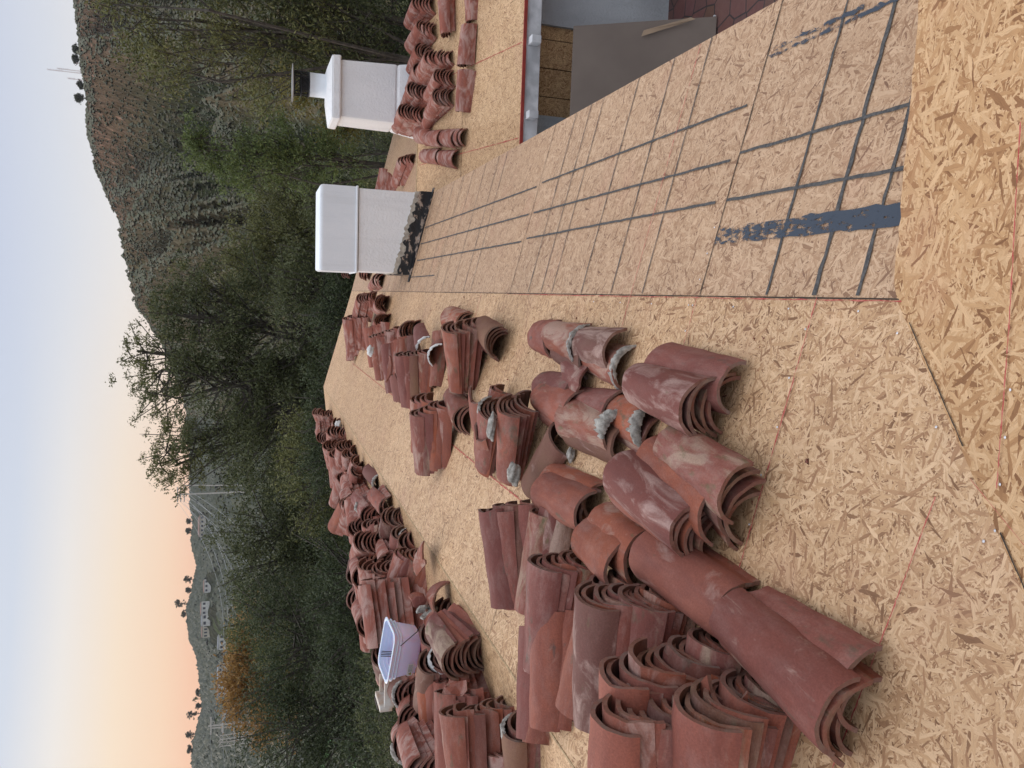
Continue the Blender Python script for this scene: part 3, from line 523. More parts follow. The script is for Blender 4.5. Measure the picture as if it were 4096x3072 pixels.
["L", -2.3, 4.429, -0.912, -2.3, 4.349, -0.971, -0.995, 0.058, -0.076, 3, 0.46, "blackened long tile stack by the tub"],
["W", 3.511, 9.647, -1.747, 3.477, 9.518, -1.933, -0.25, 0.968, -0.02, 6, 0.46, "first nest at the photo edge"],
["W", 3.203, 9.523, -1.778, 3.153, 9.459, -1.948, -0.25, 0.968, -0.02, 6, 0.46, "second nest of the back row"],
["W", 2.938, 9.552, -1.77, 2.903, 9.551, -1.925, -0.25, 0.968, -0.02, 6, 0.46, "third nest of the back row"],
["W", 2.707, 9.584, -1.762, 2.665, 9.559, -1.923, -0.25, 0.968, -0.02, 6, 0.46, "fourth nest of the back row"],
["W", 2.5, 9.672, -1.709, 2.453, 9.612, -1.91, -0.25, 0.968, -0.02, 7, 0.46, "fifth nest of the back row"],
["W", 2.268, 9.85, -1.634, 2.232, 9.732, -1.88, -0.25, 0.968, -0.02, 8, 0.46, "sixth and tallest nest of the back row"],
["W", 2.76, 9.212, -1.824, 2.745, 9.032, -2.064, -0.25, 0.968, -0.02, 7, 0.46, "first nest of the front row"],
["W", 2.511, 9.032, -1.9, 2.501, 8.985, -2.067, -0.25, 0.968, -0.02, 6, 0.46, "second nest of the front row"],
["W", 2.271, 8.992, -1.879, 2.292, 8.993, -2.065, -0.25, 0.968, -0.02, 7, 0.46, "white-rimmed nest of the front row"],
["W", 3.371, 9.092, -1.947, 3.397, 9.132, -2.03, -0.987, -0.156, -0.039, 4, 0.386, "flat stack in front of the first nests"],
["W", 3.45, 8.612, -2.129, 3.452, 8.603, -2.162, -1.0, -0.019, -0.005, 2, 0.433, "flat tile pair with a tar blotch"],
["W", 2.972, 8.576, -2.107, 2.98, 8.575, -2.169, -0.994, 0.109, 0.027, 3, 0.426, "whitened flat trio on the courtyard roof"],
["W", 2.498, 8.619, -2.096, 2.5, 8.599, -2.163, -0.98, 0.194, 0.049, 3, 0.434, "brick flat trio with a dark end"],
["W", 2.265, 9.258, -1.937, 2.274, 9.268, -1.996, -0.402, 0.905, -0.14, 3, 0.46, "red flat trio behind the white rims"],
["W", 1.788, 8.761, -2.061, 1.793, 8.646, -2.141, 0.193, 0.952, 0.238, 3, 0.413, "capped chain near the open sheathing"],
["W", 1.838, 9.091, -1.968, 1.838, 9.091, -1.968, 0.15, 0.959, 0.24, 1, 0.437, "capped chain near the open sheathing|middle"],
["W", 1.923, 9.494, -1.898, 1.923, 9.494, -1.898, 0.239, 0.942, 0.235, 1, 0.3, "capped chain near the open sheathing|far"],
["W", 1.571, 8.814, -2.089, 1.571, 8.814, -2.089, 0.171, 0.956, 0.239, 1, 0.436, "mottled pair joined by mortar|near"],
["W", 1.663, 9.275, -1.994, 1.663, 9.275, -1.994, 0.151, 0.959, 0.24, 1, 0.496, "mottled pair joined by mortar|far"],
["M", 1.882, 11.067, -1.849, 1.907, 10.887, -1.979, -0.593, 0.791, 0.148, 5, 0.46, "small heap with a white rim behind the roof step"],
["M", 1.944, 12.283, -1.772, 1.764, 12.103, -1.954, -0.966, 0.097, 0.241, 8, 0.46, "red fan behind the roof step"]]
# ------------------------------------------------------------------ roof tiles
def tile_bm(seed, L=.46, r0=.110, r1=.092, ha=80, th=.0125, jag0=0, jag1=0, na=16, nl=9, half=None):
    """one tapered barrel tile: origin on the crest of the wide end, axis +x, opening down"""
    g = np.random.default_rng(seed); b = MB(); A0, A1 = -ha, ha
    if half: A0, A1 = half
    ph = g.uniform(0, 6.28, 4); e0 = np.interp(np.linspace(0, 1, na+1), np.linspace(0, 1, 9), g.normal(0, 1, 9))*(.0016+jag0); e1 = np.interp(np.linspace(0, 1, na+1), np.linspace(0, 1, 9), g.normal(0, 1, 9))*(.0016+jag1)
    def pt(i, j, inner):
        u = j/nl; r = r0+(r1-r0)*u; r -= th if inner else 0
        a = R(A0+(A1-A0)*i/na); r += .0022*math.sin(3*a+ph[0]+u*2)+.0015*math.sin(5*u*3+ph[1]); x = L*u+(e0[i] if j == 0 else 0)+(e1[i] if j == nl else 0)
        rr = r+(0 if inner else .001*math.sin(9*a+ph[2])); dz = .0035*math.sin(u*3.14+ph[3])
        return (x, rr*math.sin(a), rr*math.cos(a)-r0+dz)
    for inner in (0, 1):
        vs = [pt(i, j, inner) for j in range(nl+1) for i in range(na+1)]; w = na+1
        fs = [((j*w+i), (j*w+i+1), ((j+1)*w+i+1), ((j+1)*w+i)) for j in range(nl) for i in range(na)]
        if not inner: fs = [tuple(reversed(f)) for f in fs]
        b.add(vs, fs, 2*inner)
    nsm = len(b.f)
    for j in (0, nl):
        vs = []
        for i in range(na+1): vs += [pt(i, j, 0), pt(i, j, 1)]
        fs = [(2*i, 2*i+1, 2*i+3, 2*i+2) for i in range(na)]
        if j: fs = [tuple(reversed(f)) for f in fs]
        b.add(vs, fs, 1)
    for i in (0, na):
        vs = []
        for j in range(nl+1): vs += [pt(i, j, 0), pt(i, j, 1)]
        fs = [(2*j, 2*j+1, 2*j+3, 2*j+2) for j in range(nl)]
        if i == 0: fs = [tuple(reversed(f)) for f in fs]
        b.add(vs, fs, 1)
    me = b.mesh('barrel_tile'); sm = np.zeros(len(me.polygons), bool); sm[:nsm] = True; me.polygons.foreach_set('use_smooth', sm)
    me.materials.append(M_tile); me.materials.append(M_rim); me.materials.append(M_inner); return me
FULL = [tile_bm(s, r0=.109+.006*math.sin(s*2.3), r1=.088+.005*math.sin(s*1.7), jag0=.004 if s % 5 == 0 else 0, jag1=.003 if s % 4 == 0 else 0) for s in range(14)]
FLIP = [tile_bm(50+s, r0=.094, r1=.108, jag0=.005 if s % 3 == 0 else 0) for s in range(7)]
BROK = [tile_bm(80+s, L=.46*f, jag0=j0, jag1=.03, half=h) for s, (f, j0, h) in enumerate([(.7, .01, None), (.5, .02, (-78, 30)), (.85, .03, (-20, 78)), (.6, .03, None)])]
def lump(name, c, sc, seed, mat=None, parent=None, rot=0):
    g = np.random.default_rng(seed); bm = bmesh.new(); bmesh.ops.create_icosphere(bm, subdivisions=3, radius=1)
    ph = g.uniform(0, 6, 9); M3 = Matrix.Rotation(rot, 3, 'Z')
    for v in bm.verts:
        c_ = v.co; k = 1+.22*math.sin(3*c_.x+ph[0])*math.sin(2.5*c_.y+ph[1])+.14*math.sin(6*c_.z+ph[2]+3*c_.x)+.07*math.sin(13*c_.y+ph[3])+.05*math.sin(17*c_.x+ph[4])+g.normal(0, .03)
        v.co = M3 @ Vector((c_.x*k*sc[0], c_.y*k*sc[1], c_.z*k*sc[2]))+Vector(c)
    me = bpy.data.meshes.new(name); bm.to_mesh(me); bm.free(); me.polygons.foreach_set('use_smooth', np.ones(len(me.polygons), bool)); return link(name, me, mat or M_mortar, parent)
def collar(seed, r=.112, a0=-70, a1=60, th=.012, ln=.055):
    """ragged crescent of old mortar stuck over the wide end"""
    g = np.random.default_rng(seed); n = 26; vs = []; fs = []; th *= .6; prof = [(-.003, -.012), (-.005, .001), (.004, th), (ln*.4, th*.9), (ln*.8, th*.3), (ln, -.003)]
    for i in range(n+1):
        a = R(a0+(a1-a0)*i/n); tp = abs(math.sin(math.pi*i/n))**.5; k = (.3+.7*tp)*(1+g.normal(0, .16))
        for x, h in prof: rr = r-.004+h*k+g.normal(0, .0012); vs.append((x*k, rr*math.sin(a), rr*math.cos(a)-r))
    m_ = len(prof)
    for i in range(n):
        for j in range(m_-1): fs.append((i*m_+j, i*m_+j+1, (i+1)*m_+j+1, (i+1)*m_+j))
    fs.append(tuple(range(m_))); fs.append(tuple(reversed(range(n*m_, (n+1)*m_))))
    me = MB().add(vs, fs).mesh('mortar', True); me.materials.append(M_mortar); return me
BIGC = [collar(10, a0=-62, a1=14, ln=.10, th=.040), collar(11, a0=-40, a1=52, ln=.085, th=.045), collar(12, a0=-70, a1=66, ln=.05, th=.022)]
COLL = [collar(1), collar(2, a0=-78, a1=10, ln=.08), collar(3, a0=-20, a1=76, ln=.07, th=.02), collar(4, a0=-75, a1=70, ln=.035, th=.009)]
PN = {'M': Vector((.25, 0, 1)).normalized(), 'L': Vector((-.12, 0, 1)).normalized(), 'W': Vector((0, -.25, 1)).normalized()}
PZ = {'M': lambda x, y: zM(x), 'L': lambda x, y: zL(x), 'W': lambda x, y: zW(y)}
ORD = ['topmost', 'second', 'third', 'fourth', 'fifth', 'sixth', 'seventh', 'eighth', 'ninth', 'tenth', 'eleventh', 'twelfth', 'thirteenth', 'fourteenth']
jobs = []
for si, row in enumerate(ROWS):
    pl, tx, ty, tz, bx, by, bz, dx, dy, dz, n, L, desc = row
    nm = PN[pl]; T0 = Vector((tx, ty, tz+CAMZ)); B0 = Vector((bx, by, bz+CAMZ)); d0 = Vector((dx, dy, dz)).normalized(); g = np.random.default_rng(1000+si)
    sub = desc.split('|')
    for i in range(n):
        f = i/max(1, n-1); P0 = T0.lerp(B0, f); d = d0.copy()
        yw = float(g.normal(0, .022)) if n > 1 else 0; d = Matrix.Rotation(yw, 3, nm) @ d
        tail = P0+d*L; hmin = .078+(n-1-i)*.019; zf = PZ[pl](tail.x, tail.y)+hmin
        if tail.z < zf: d = (Vector((tail.x, tail.y, zf))-P0).normalized()
        if i and n > 2: P0 = P0+d*float(g.normal(0, .010))+nm.cross(d)*float(g.normal(0, .004))
        up = (nm-d*nm.dot(d)).normalized(); yv = up.cross(d)
        roll = float(g.normal(0, .035 if n > 1 else .02)); M3 = Matrix.Rotation(roll, 3, d) @ Matrix((d, yv, up)).transposed()
        flip = (si*7+3) % 5 == 0; br = n > 4 and i > 1 and g.random() < .045
        me = BROK[int(g.integers(0, 4))] if br or L < .28 else (FLIP[int(g.integers(0, 7))] if flip else FULL[int(g.integers(0, 14))])
        if 'jagged' in desc or 'narrow' in desc: me = BROK[2]
        M4 = M3.to_4x4(); M4.translation = P0; s = L/.46
        big = 1.10 if (pl == 'M' and ('nest' in desc) and P0.y < 3.2) else 1.0
        if not br and (abs(s-1) > .02 or big > 1) and L >= .28: M4 = M4 @ Matrix.Diagonal((s, big, big, 1))
        if len(sub) > 1: lb = ('barrel tile: ' if n == 1 else 'upper barrel tile: ' if i == 0 else 'lower barrel tile: ')+sub[1]+' of the '+sub[0]
        elif n == 1: lb = 'barrel tile: '+desc
        elif n == 2: lb = ('upper' if i == 0 else 'lower')+' barrel tile of the '+desc
        else: lb = ('bottom' if i == n-1 else ORD[i])+' barrel tile in the '+desc
        if len(lb.split()) > 16: lb = lb.replace(' barrel tile', ' tile').replace('barrel tile: ', 'tile: ').replace('isolated ', '').replace('lying in the middle of the slope', 'mid-slope')
        if len(lb.split()) > 16: print('LONG', lb)
        coll = None
        if ('collars' in desc and '|' not in desc or 'mortar lip' in desc or 'mortar seam' in desc or 'ragged mortar' in desc or 'joined by mortar' in desc) and i == 0: coll = COLL[si % 4]
        elif g.random() < .03 and P0.y > 2.6: coll = COLL[int(g.integers(0, 4))]
        if 'long ridge chain' in desc and 'near' in desc and i == 0: coll = BIGC[0]
        if 'second ridge chain' in desc and 'near' in desc and i == 0: coll = BIGC[1]
        if ('mortared chain' in desc and 'far end' not in desc and 'second seg' not in desc) and i == 1: coll = BIGC[2]
        if 'mortared chain' in desc and 'second seg' in desc and i == 0: coll = COLL[3]
        if ('white rim' in desc or 'white-rim' in desc or 'chalk-white' in desc or 'white mortar' in desc) and i == (2 if n > 3 else 0) and n != 2: coll = 'W'
        dist = P0.length-CAMZ*0; jobs.append(((P0-Vector((0, 0, CAMZ))).length*(1.0 if i else .8), me, M4, lb, 'roof tiles in the '+sub[0], coll))
# tiles under and behind the ones that show, down to the boards
LOW = [tile_bm(300+s, na=7, nl=3) for s in range(5)]; g = np.random.default_rng(5); extra = []
def put(P0, d, pl):
    nm = PN[pl]; up = (nm-d*nm.dot(d)).normalized(); yv = up.cross(d); M4 = (Matrix.Rotation(float(g.normal(0, .06)), 3, d) @ Matrix((d, yv, up)).transposed()).to_4x4(); M4.translation = P0; extra.append((0, LOW[int(g.integers(0, 5))], M4))
LR = [r_ for r_ in ROWS if r_[0] == 'L']
for r_ in LR:
    B0 = Vector((r_[4], r_[5], r_[6]+CAMZ)); d = Vector(r_[7:10]).normalized(); z = B0.z-.034; zd = zL(B0.x)+.095
    while z > zd: put(Vector((B0.x+float(g.normal(0, .012)), B0.y+float(g.normal(0, .012)), z)), Vector((d.x, d.y, -.1*abs(d.x))).normalized(), 'L'); z -= .034
for X_ in (-2.35, -2.62, -2.86):
    for Y_ in np.arange(3.3, 13.9, .29):
        near = [r_ for r_ in LR if abs(math.atan2(r_[1], r_[2])-math.atan2(X_, Y_)) < .035]
        if near: el_ = min(r_[3]/math.hypot(r_[1], r_[2]) for r_ in near if True); el_ = sorted(r_[3]/math.hypot(r_[1], r_[2]) for r_ in near)[-1]; zt_ = CAMZ+el_*math.hypot(X_, Y_)-.05
        else: zt_ = zL(X_)+.2
        if abs(Y_-4.95) < .55: zt_ = min(zt_, zL(X_)+.22)
        if -34 < math.degrees(math.atan2(X_, Y_)) < -22.5 and Y_ < 5.6: zt_ = min(zt_, CAMZ-.225*math.hypot(X_, Y_)-.02)
        zt_ = min(zt_, zL(X_)+.62); z = zL(X_)+.09; yw = float(g.normal(0, .25)); ax = Vector((-math.cos(yw), math.sin(yw), -.1)).normalized() if g.random() < .6 else Vector((math.sin(yw), math.cos(yw), 0)).normalized()
        while z < zt_: put(Vector((X_+float(g.normal(0, .012))+(.2 if ax.x < -.5 else 0), Y_+float(g.normal(0, .012)), z)), ax, 'L'); z += .036
jobs.sort(key=lambda j: j[0])
def place(me, M4, lb, grp, coll):
    o = bpy.data.objects.new('barrel_tile', me); COL.objects.link(o); o.matrix_world = M4; o.matrix_basis = M4
    tag(o, lb, 'roof tile', grp)
    if coll:
        c = bpy.data.objects.new('mortar', COLL[0] if coll == 'W' else coll); COL.objects.link(c); c.parent = o; c['label'] = 'rough grey mortar still stuck to the rim'
        if coll == 'W': c.data = WCOL; c['label'] = 'chalk-white plaster on the rim'
    return o
WCOL = COLL[3].copy(); WCOL.materials.clear(); WCOL.materials.append(M_whitep)
seen = {}
for j in jobs[:300]: place(*j[1:])
# the farther tiles beyond the three hundred largest: one heap
rest = jobs[300:]+extra; Vs = []; Fs = []; Ms = []; off = 0; SM = []
for j in rest:
    me = j[1]; v = np.empty(len(me.vertices)*3, np.float32); me.vertices.foreach_get('co', v); v = v.reshape(-1, 3); M = np.array(j[2]); v = v @ M[:3, :3].T+M[:3, 3]
    f = np.empty(len(me.loops), np.int32); me.loops.foreach_get('vertex_index', f); f = f.reshape(-1, 4)+off; mi = np.empty(len(me.polygons), np.int32); me.polygons.foreach_get('material_index', mi); Vs.append(v); Fs.append(f); Ms.append(mi); off += len(v)
ho = npmesh('roof_tile_heap', np.concatenate(Vs), np.concatenate(Fs), [M_tile, M_rim, M_inner]); ho.data.polygons.foreach_set('material_index', np.concatenate(Ms)); ho.data.polygons.foreach_set('use_smooth', np.ones(off and len(ho.data.polygons), bool))
ho.data.set_sharp_from_angle(angle=R(40)); tag(ho, 'farther stacks of terracotta barrel tiles spread along the roof slopes', 'roof tiles', kind='stuff')
# loose mortar and shards
for nme, c, sc, sd, lb, cat in [
        ('mortar_clump', (-.86, 3.52, CAMZ-1.19), (.06, .045, .03), 3, 'round grey mortar clump lying on the fan of tiles in the middle', 'mortar'),
        ('mortar_clump', (-.655, 3.72, CAMZ-1.13), (.07, .03, .022), 4, 'long pale mortar wedge on the same fan, near its rims', 'mortar'),
        ('mortar_clump', (-.52, 3.12, CAMZ-1.40), (.02, .025, .012), 8, 'tiny mortar dab between the two ridge chains', 'mortar'),
        ('mortar_clump', (-.72, 3.28, CAMZ-1.39), (.03, .02, .02), 9, 'dark mortar crumb beside the lone grey-streaked tile', 'mortar'),
        ('plaster_knob', (-.56, 7.55, CAMZ-1.03), (.05, .05, .035), 10, 'white plaster knob on the far fan of tiles', 'plaster'),
        ('mortar_clump', (-2.1, 7.5, CAMZ-.92), (.05, .035, .03), 11, 'pale mortar lump on tiles by the outer ridge cap', 'mortar'),
        ('plaster_knob', (-1.93, 11.3, CAMZ-1.10), (.07, .07, .05), 12, 'white plaster ball on the ridge beside the third heap', 'plaster')]:
    o = lump(nme, c, sc, sd, M_whitep if 'plaster' in nme else M_mortar); tag(o, lb, cat)
g = np.random.default_rng(77); V_ = []; F_ = []
cen = [(r_[4], r_[5]) for r_ in ROWS if r_[0] == 'M']
for i in range(900):
    c0 = cen[int(g.integers(0, len(cen)))]; x = min(XA-.02, max(XR+.03, c0[0]+float(g.normal(.03, .22)))) if c0[0] < .1 else 0; y = c0[1]+float(g.normal(0, .28))
    if not x or y < 1.7: continue
    s = float(g.uniform(.0015, .006)) if i % 9 else float(g.uniform(.006, .013)); c = Vector((x, y, zM(x)+s*.35)); k = len(V_)
    V_ += [c+Vector([float(q) for q in g.normal(0, 1, 3)]).normalized()*s for _ in range(4)]; F_ += [(k, k+1, k+2), (k, k+2, k+3), (k, k+3, k+1), (k+1, k+3, k+2)]
tag(npmesh('tile_crumbs', [tuple(v) for v in V_], F_, M_tile), 'small terracotta crumbs and grit scattered on the boards round the stacks', 'crumbs', kind='stuff')
def shard(M_, c, rot, w, h, th, label, seed, mat=None):
    g = np.random.default_rng(seed); k = 9; pts = [(math.cos(t)*w*(1+g.normal(0, .16)), math.sin(t)*h*(1+g.normal(0, .16))) for t in np.linspace(0, 2*math.pi, k, endpoint=False)]; M3 = Matrix.Rotation(rot[2], 3, 'Z') @ Matrix.Rotation(rot[1], 3, 'Y') @ Matrix.Rotation(rot[0], 3, 'X')
    vs = [M3 @ Vector((x, y, .25*x*x/w+s)) for s in (0, -th) for x, y in pts]; fs = [tuple(range(k)), tuple(reversed(range(k, 2*k)))]+[(i, i+k, (i+1) % k+k, (i+1) % k) for i in range(k)]
    me = MB().add(vs, fs).mesh('broken_shard'); me.materials.append(mat or M_tile); o = bpy.data.objects.new('broken_shard', me); COL.objects.link(o); o.location = c; return tag(o, label, 'tile shard', 'broken tile shards')
M_break = plain('fresh_break', (.38, .10, .05), .9, scale=30, col2=(.28, .075, .045), bmp=.004)
shard(0, (-1.14, 1.72, CAMZ-1.02), (1.2, 1.3, .3), .09, .055, .014, 'orange broken shard face standing inside the nearest tall nest', 1, M_break)
shard(0, (-1.15, 1.70, CAMZ-1.07), (1.35, 1.25, -.1), .10, .05, .014, 'second orange shard leaning inside the nearest tall nest', 2, M_break)
shard(0, (-1.13, 1.74, CAMZ-.97), (1.1, 1.5, .6), .07, .035, .014, 'grey-topped shard upright inside the nearest tall nest', 3)
shard(0, (-1.0, 2.2, CAMZ-1.17), (.9, 1.2, .2), .05, .04, .014, 'dark crumbly shard inside the ten-deep nest', 4)
shard(0, (-.62, 6.5, CAMZ-1.06), (.1, .1, .2), .12, .03, .014, 'narrow shard lying on the shard-capped far stack', 5)
for i in range(5): shard(0, (-2.02+.01*i, 4.55+.06*i, CAMZ-1.03+.01*i), (.8+.2*i, .9, i), .06, .045, .014, ['lowest', 'flat', 'grey upright', 'curved brown', 'topmost'][i]+' shard inside the nest left of the row of eleven rims', 20+i, M_mortar if i in (1, 2) else None)
for i in range(4): shard(0, (-2.08-.02*i, 3.75+.07*i, CAMZ-.98-.03*i), (.6+.3*i, 1.0, 2*i), .07, .05, .014, ['topmost', 'dark tilted', 'splintered', 'lowest'][i]+' shard in the choked nest by the photo edge', 30+i)
# flat paver-like broken tile across the long-sided fan
M3 = Matrix.Rotation(R(-38), 3, 'Z') @ Matrix.Rotation(R(-8), 3, 'X'); me = tile_bm(200, L=.30, r0=.16, r1=.155, ha=32, jag0=.01, jag1=.008); o = bpy.data.objects.new('flat_tile_piece', me); COL.objects.link(o); M4 = Matrix((Vector((-.55, .80, .06)).normalized(), Vector((-.8, -.55, 0)).normalized(), Vector((.05, .02, 1)).normalized())).transposed().to_4x4(); M4.translation = (-1.72, 4.95, CAMZ-1.04); o.matrix_basis = M4; tag(o, 'flat orange half tile lying tilted across the ridge beside the long-sided fan', 'roof tile')
me = tile_bm(201, L=.22, r0=.125, r1=.12, ha=88); o = bpy.data.objects.new('barrel_tile', me); COL.objects.link(o); M4 = Matrix((Vector((-.3, .95, 0)).normalized(), Vector((-.95, -.3, 0)).normalized(), Vector((0, 0, 1)))).transposed().to_4x4(); M4.translation = (-1.92, 4.55, CAMZ-1.03); o.matrix_basis = M4; tag(o, 'wide round tile hoop with a white inside, under the flat orange piece', 'roof tile')
# clear storage tub tipped among the tiles
def glassy(name, col, al):
    mt, nt, b = newmat(name); b.inputs['Base Color'].default_value = (*col, 1); b.inputs['Roughness'].default_value = .35; b.inputs['Alpha'].default_value = al; b.inputs['Specular IOR Level'].default_value = .5; b.inputs['Subsurface Weight'].default_value = .3; return mt
M_tub = glassy('frosted_plastic', (.58, .62, .82), .80); M_tubr = glassy('frosted_rim', (.72, .76, .88), .93)
TUBC = (-2.36, 4.87, CAMZ-1.0); TUBR = (R(4), R(7), R(-6)); TRAYC = (-2.94, 5.3, CAMZ-.86)
tub = empty('storage_tub', TUBC, 'open frosted clear plastic tub lying among the outer tile row', 'storage tub')
MT = Matrix.Rotation(TUBR[2], 3, 'Z') @ Matrix.Rotation(TUBR[1], 3, 'Y') @ Matrix.Rotation(TUBR[0], 3, 'X')
def tubpt(x, y, z): return Vector(TUBC)+MT @ Vector((x, y, z))
def rring(w, d, r, z, k=5):
    out = []
    for qx, qy, a0 in ((1, 1, 0), (-1, 1, 90), (-1, -1, 180), (1, -1, 270)):
        for i in range(k): a = R(a0+90*i/(k-1)); out.append((qx*(w/2-r)+r*math.cos(a), qy*(d/2-r)+r*math.sin(a), z))
    return out
w0, d0_, w1, d1_, hh = .27, .20, .33, .26, .205
rings = [rring(w0*.9, d0_*.88, .03, 0), rring(w0, d0_, .04, .012), rring((w0+w1)/2, (d0_+d1_)/2, .045, hh*.55), rring(w1*.99, d1_*.985, .05, hh), rring(w1*.98, d1_*.975, .05, hh-.003), rring((w0+w1)/2*.985, (d0_+d1_)/2*.98, .045, hh*.55), rring(w0*.98, d0_*.97, .04, .016), rring(w0*.88, d0_*.86, .03, .004)]
vs = [tubpt(*q) for r_ in rings for q in r_]; k = len(rings[0]); fs = [(i*k+j, i*k+(j+1) % k, (i+1)*k+(j+1) % k, (i+1)*k+j) for i in range(7) for j in range(k)]+[tuple(reversed(range(k))), tuple(range(7*k, 8*k))]
MB().add(vs, fs).build('body', M_tub, tub, True)
for z, e in ((hh, .016), (hh-.028, .012), (hh-.052, .008)):
    B_ = MB(); rr = [rring(w1+e*2-(hh-z)*.4, d1_+e*2-(hh-z)*.3, .055, z), rring(w1+e*2-(hh-z)*.4, d1_+e*2-(hh-z)*.3, .055, z-.006), rring(w1-.004-(hh-z)*.4, d1_-.004-(hh-z)*.3, .05, z-.006), rring(w1-.004-(hh-z)*.4, d1_-.004-(hh-z)*.3, .05, z)]
    vs = [tubpt(*q) for r_ in rr for q in r_]; fs = [(i*k+j, i*k+(j+1) % k, ((i+1) % 4)*k+(j+1) % k, ((i+1) % 4)*k+j) for i in range(4) for j in range(k)]; B_.add(vs, fs).build('rim', M_tubr, tub, True)
M_label = plain('paper_label', (.72, .72, .68), .7, scale=5); M_ink = plain('label_ink', (.06, .06, .06), .8, scale=5); M_yel = plain('warning_yellow', (.62, .50, .03), .6, scale=5)
def lab(x, z, w, h, mat, name, lift, tri=False):      # on the long side wall of the tub facing -y
    def q(a, b): f = b/hh; return tubpt(a, -(d0_/2+(d1_-d0_)/2*f)-.003-lift, b)
    pts = [q(x-w/2, z-h/2), q(x+w/2, z-h/2), q(x, z+h/2)] if tri else [q(x-w/2, z-h/2), q(x+w/2, z-h/2), q(x+w/2, z+h/2), q(x-w/2, z+h/2)]
    return MB().add(pts, [tuple(range(len(pts)))])
lo_ = lab(-.085, .055, .085, .038, M_label, 'l', 0).build('paper_label', M_label, tub)
B_ = MB()
for i in range(4):
    b2 = lab(-.072, .043+i*.0075, .052, .0022, M_ink, 'l', .0012); B_.add(b2.v, b2.f)
B_.build('printed_lines', M_ink, lo_.parent)
lab(-.113, .055, .022, .020, M_ink, 'l', .0012, True).build('warning_border', M_ink, tub); lab(-.113, .0545, .016, .0145, M_yel, 'l', .0018, True).build('warning_triangle', M_yel, tub); lab(-.113, .0548, .0022, .008, M_ink, 'l', .0024).build('warning_mark', M_ink, tub)
B_ = MB()
for i in range(4): B_.tube([tubpt(-.06+i*.010, .0, .02), tubpt(-.10+i*.012, .09, hh+.0)], .003, 4)
tag(B_.build('rod_bundle', M_metal), 'thin dark rods lying inside the clear tub', 'rods')
B_ = MB(); B_.tube([tubpt(.12, -.16, hh-.04), tubpt(.15, -.145, hh*.6), tubpt(.20, -.13, .06), tubpt(.20, -.06, .02)], .003, 5); tag(B_.build('bent_wire', M_metal), 'bent rusty wire hooked against the clear tub', 'wire')
# white rusty item standing behind the outer tiles
M_rusty = plain('rusty_white', (.66, .66, .62), .6, scale=7, col2=(.45, .25, .12), bmp=.002)
t = empty('metal_tray', (-2.95, 5.35, zL(-2.95)), 'white enamel metal tray with rust streaks behind the outer tiles', 'tray')
c = Vector(TRAYC); B_ = MB(); B_.box(c, (.04, .24, .09)).box(c+Vector((.14, -.11, -.02)), (.26, .02, .07)).box(c+Vector((.14, .11, -.02)), (.26, .02, .07)).box(c+Vector((.14, 0, -.05)), (.28, .23, .015)); B_.build('body', M_rusty, t, bevel=.004)
B_ = MB(); B_.box(c+Vector((-.03, .03, .045)), (.02, .16, .012)); B_.build('slot', M_gap, t)
# ------------------------------------------------------------------ terrain
def vnoise(x, y, seed=0):
    xi = np.floor(x).astype(np.int64); yi = np.floor(y).astype(np.int64); fx = x-xi; fy = y-yi
    def h(a, b):
        n = (a*374761393+b*668265263+seed*1442695041) & 0x7fffffff; n = ((n ^ (n >> 13))*1274126177) & 0x7fffffff
        return ((n ^ (n >> 16)) & 0xffff)/65535.
    u = fx*fx*(3-2*fx); v = fy*fy*(3-2*fy)
    return (h(xi, yi)*(1-u)+h(xi+1, yi)*u)*(1-v)+(h(xi, yi+1)*(1-u)+h(xi+1, yi+1)*u)*v
def fbm(x, y, o=4, seed=0):
    s = 0; a = .5
    for i in range(o): s = s+a*vnoise(x*2**i, y*2**i, seed+i*7); a *= .5
    return s
PA = [-180, -60, -45, -31.5, -30, -28, -26.3, -24.9, -23.7, -21.8, -21, -19, -17.4, -16, -15, -10.5, -7.3, -3.8, -1, 1.4, 2.6, 3.5, 5.2, 7.2, 9.5, 12, 14.4, 17.2, 22, 30, 60, 180]
PE = [2, 2, 3.5, 3.9, 3.9, 3.4, 3.6, 3.8, 4.3, 4.55, 4.3, 3.9, 4.3, 4.2, 4.4, 4.45, 5.0, 6.3, 7.5, 8.25, 8.15, 8.5, 9.0, 9.85, 10.3, 10.25, 10.45, 10.5, 9.8, 7, 3, 2]
PR = [1200, 1200, 1100, 1000, 1000, 1000, 1000, 1000, 1000, 1000, 1000, 1000, 1000, 1000, 960, 800, 640, 560, 540, 540, 540, 560, 580, 600, 620, 620, 620, 620, 700, 900, 1200, 1200]
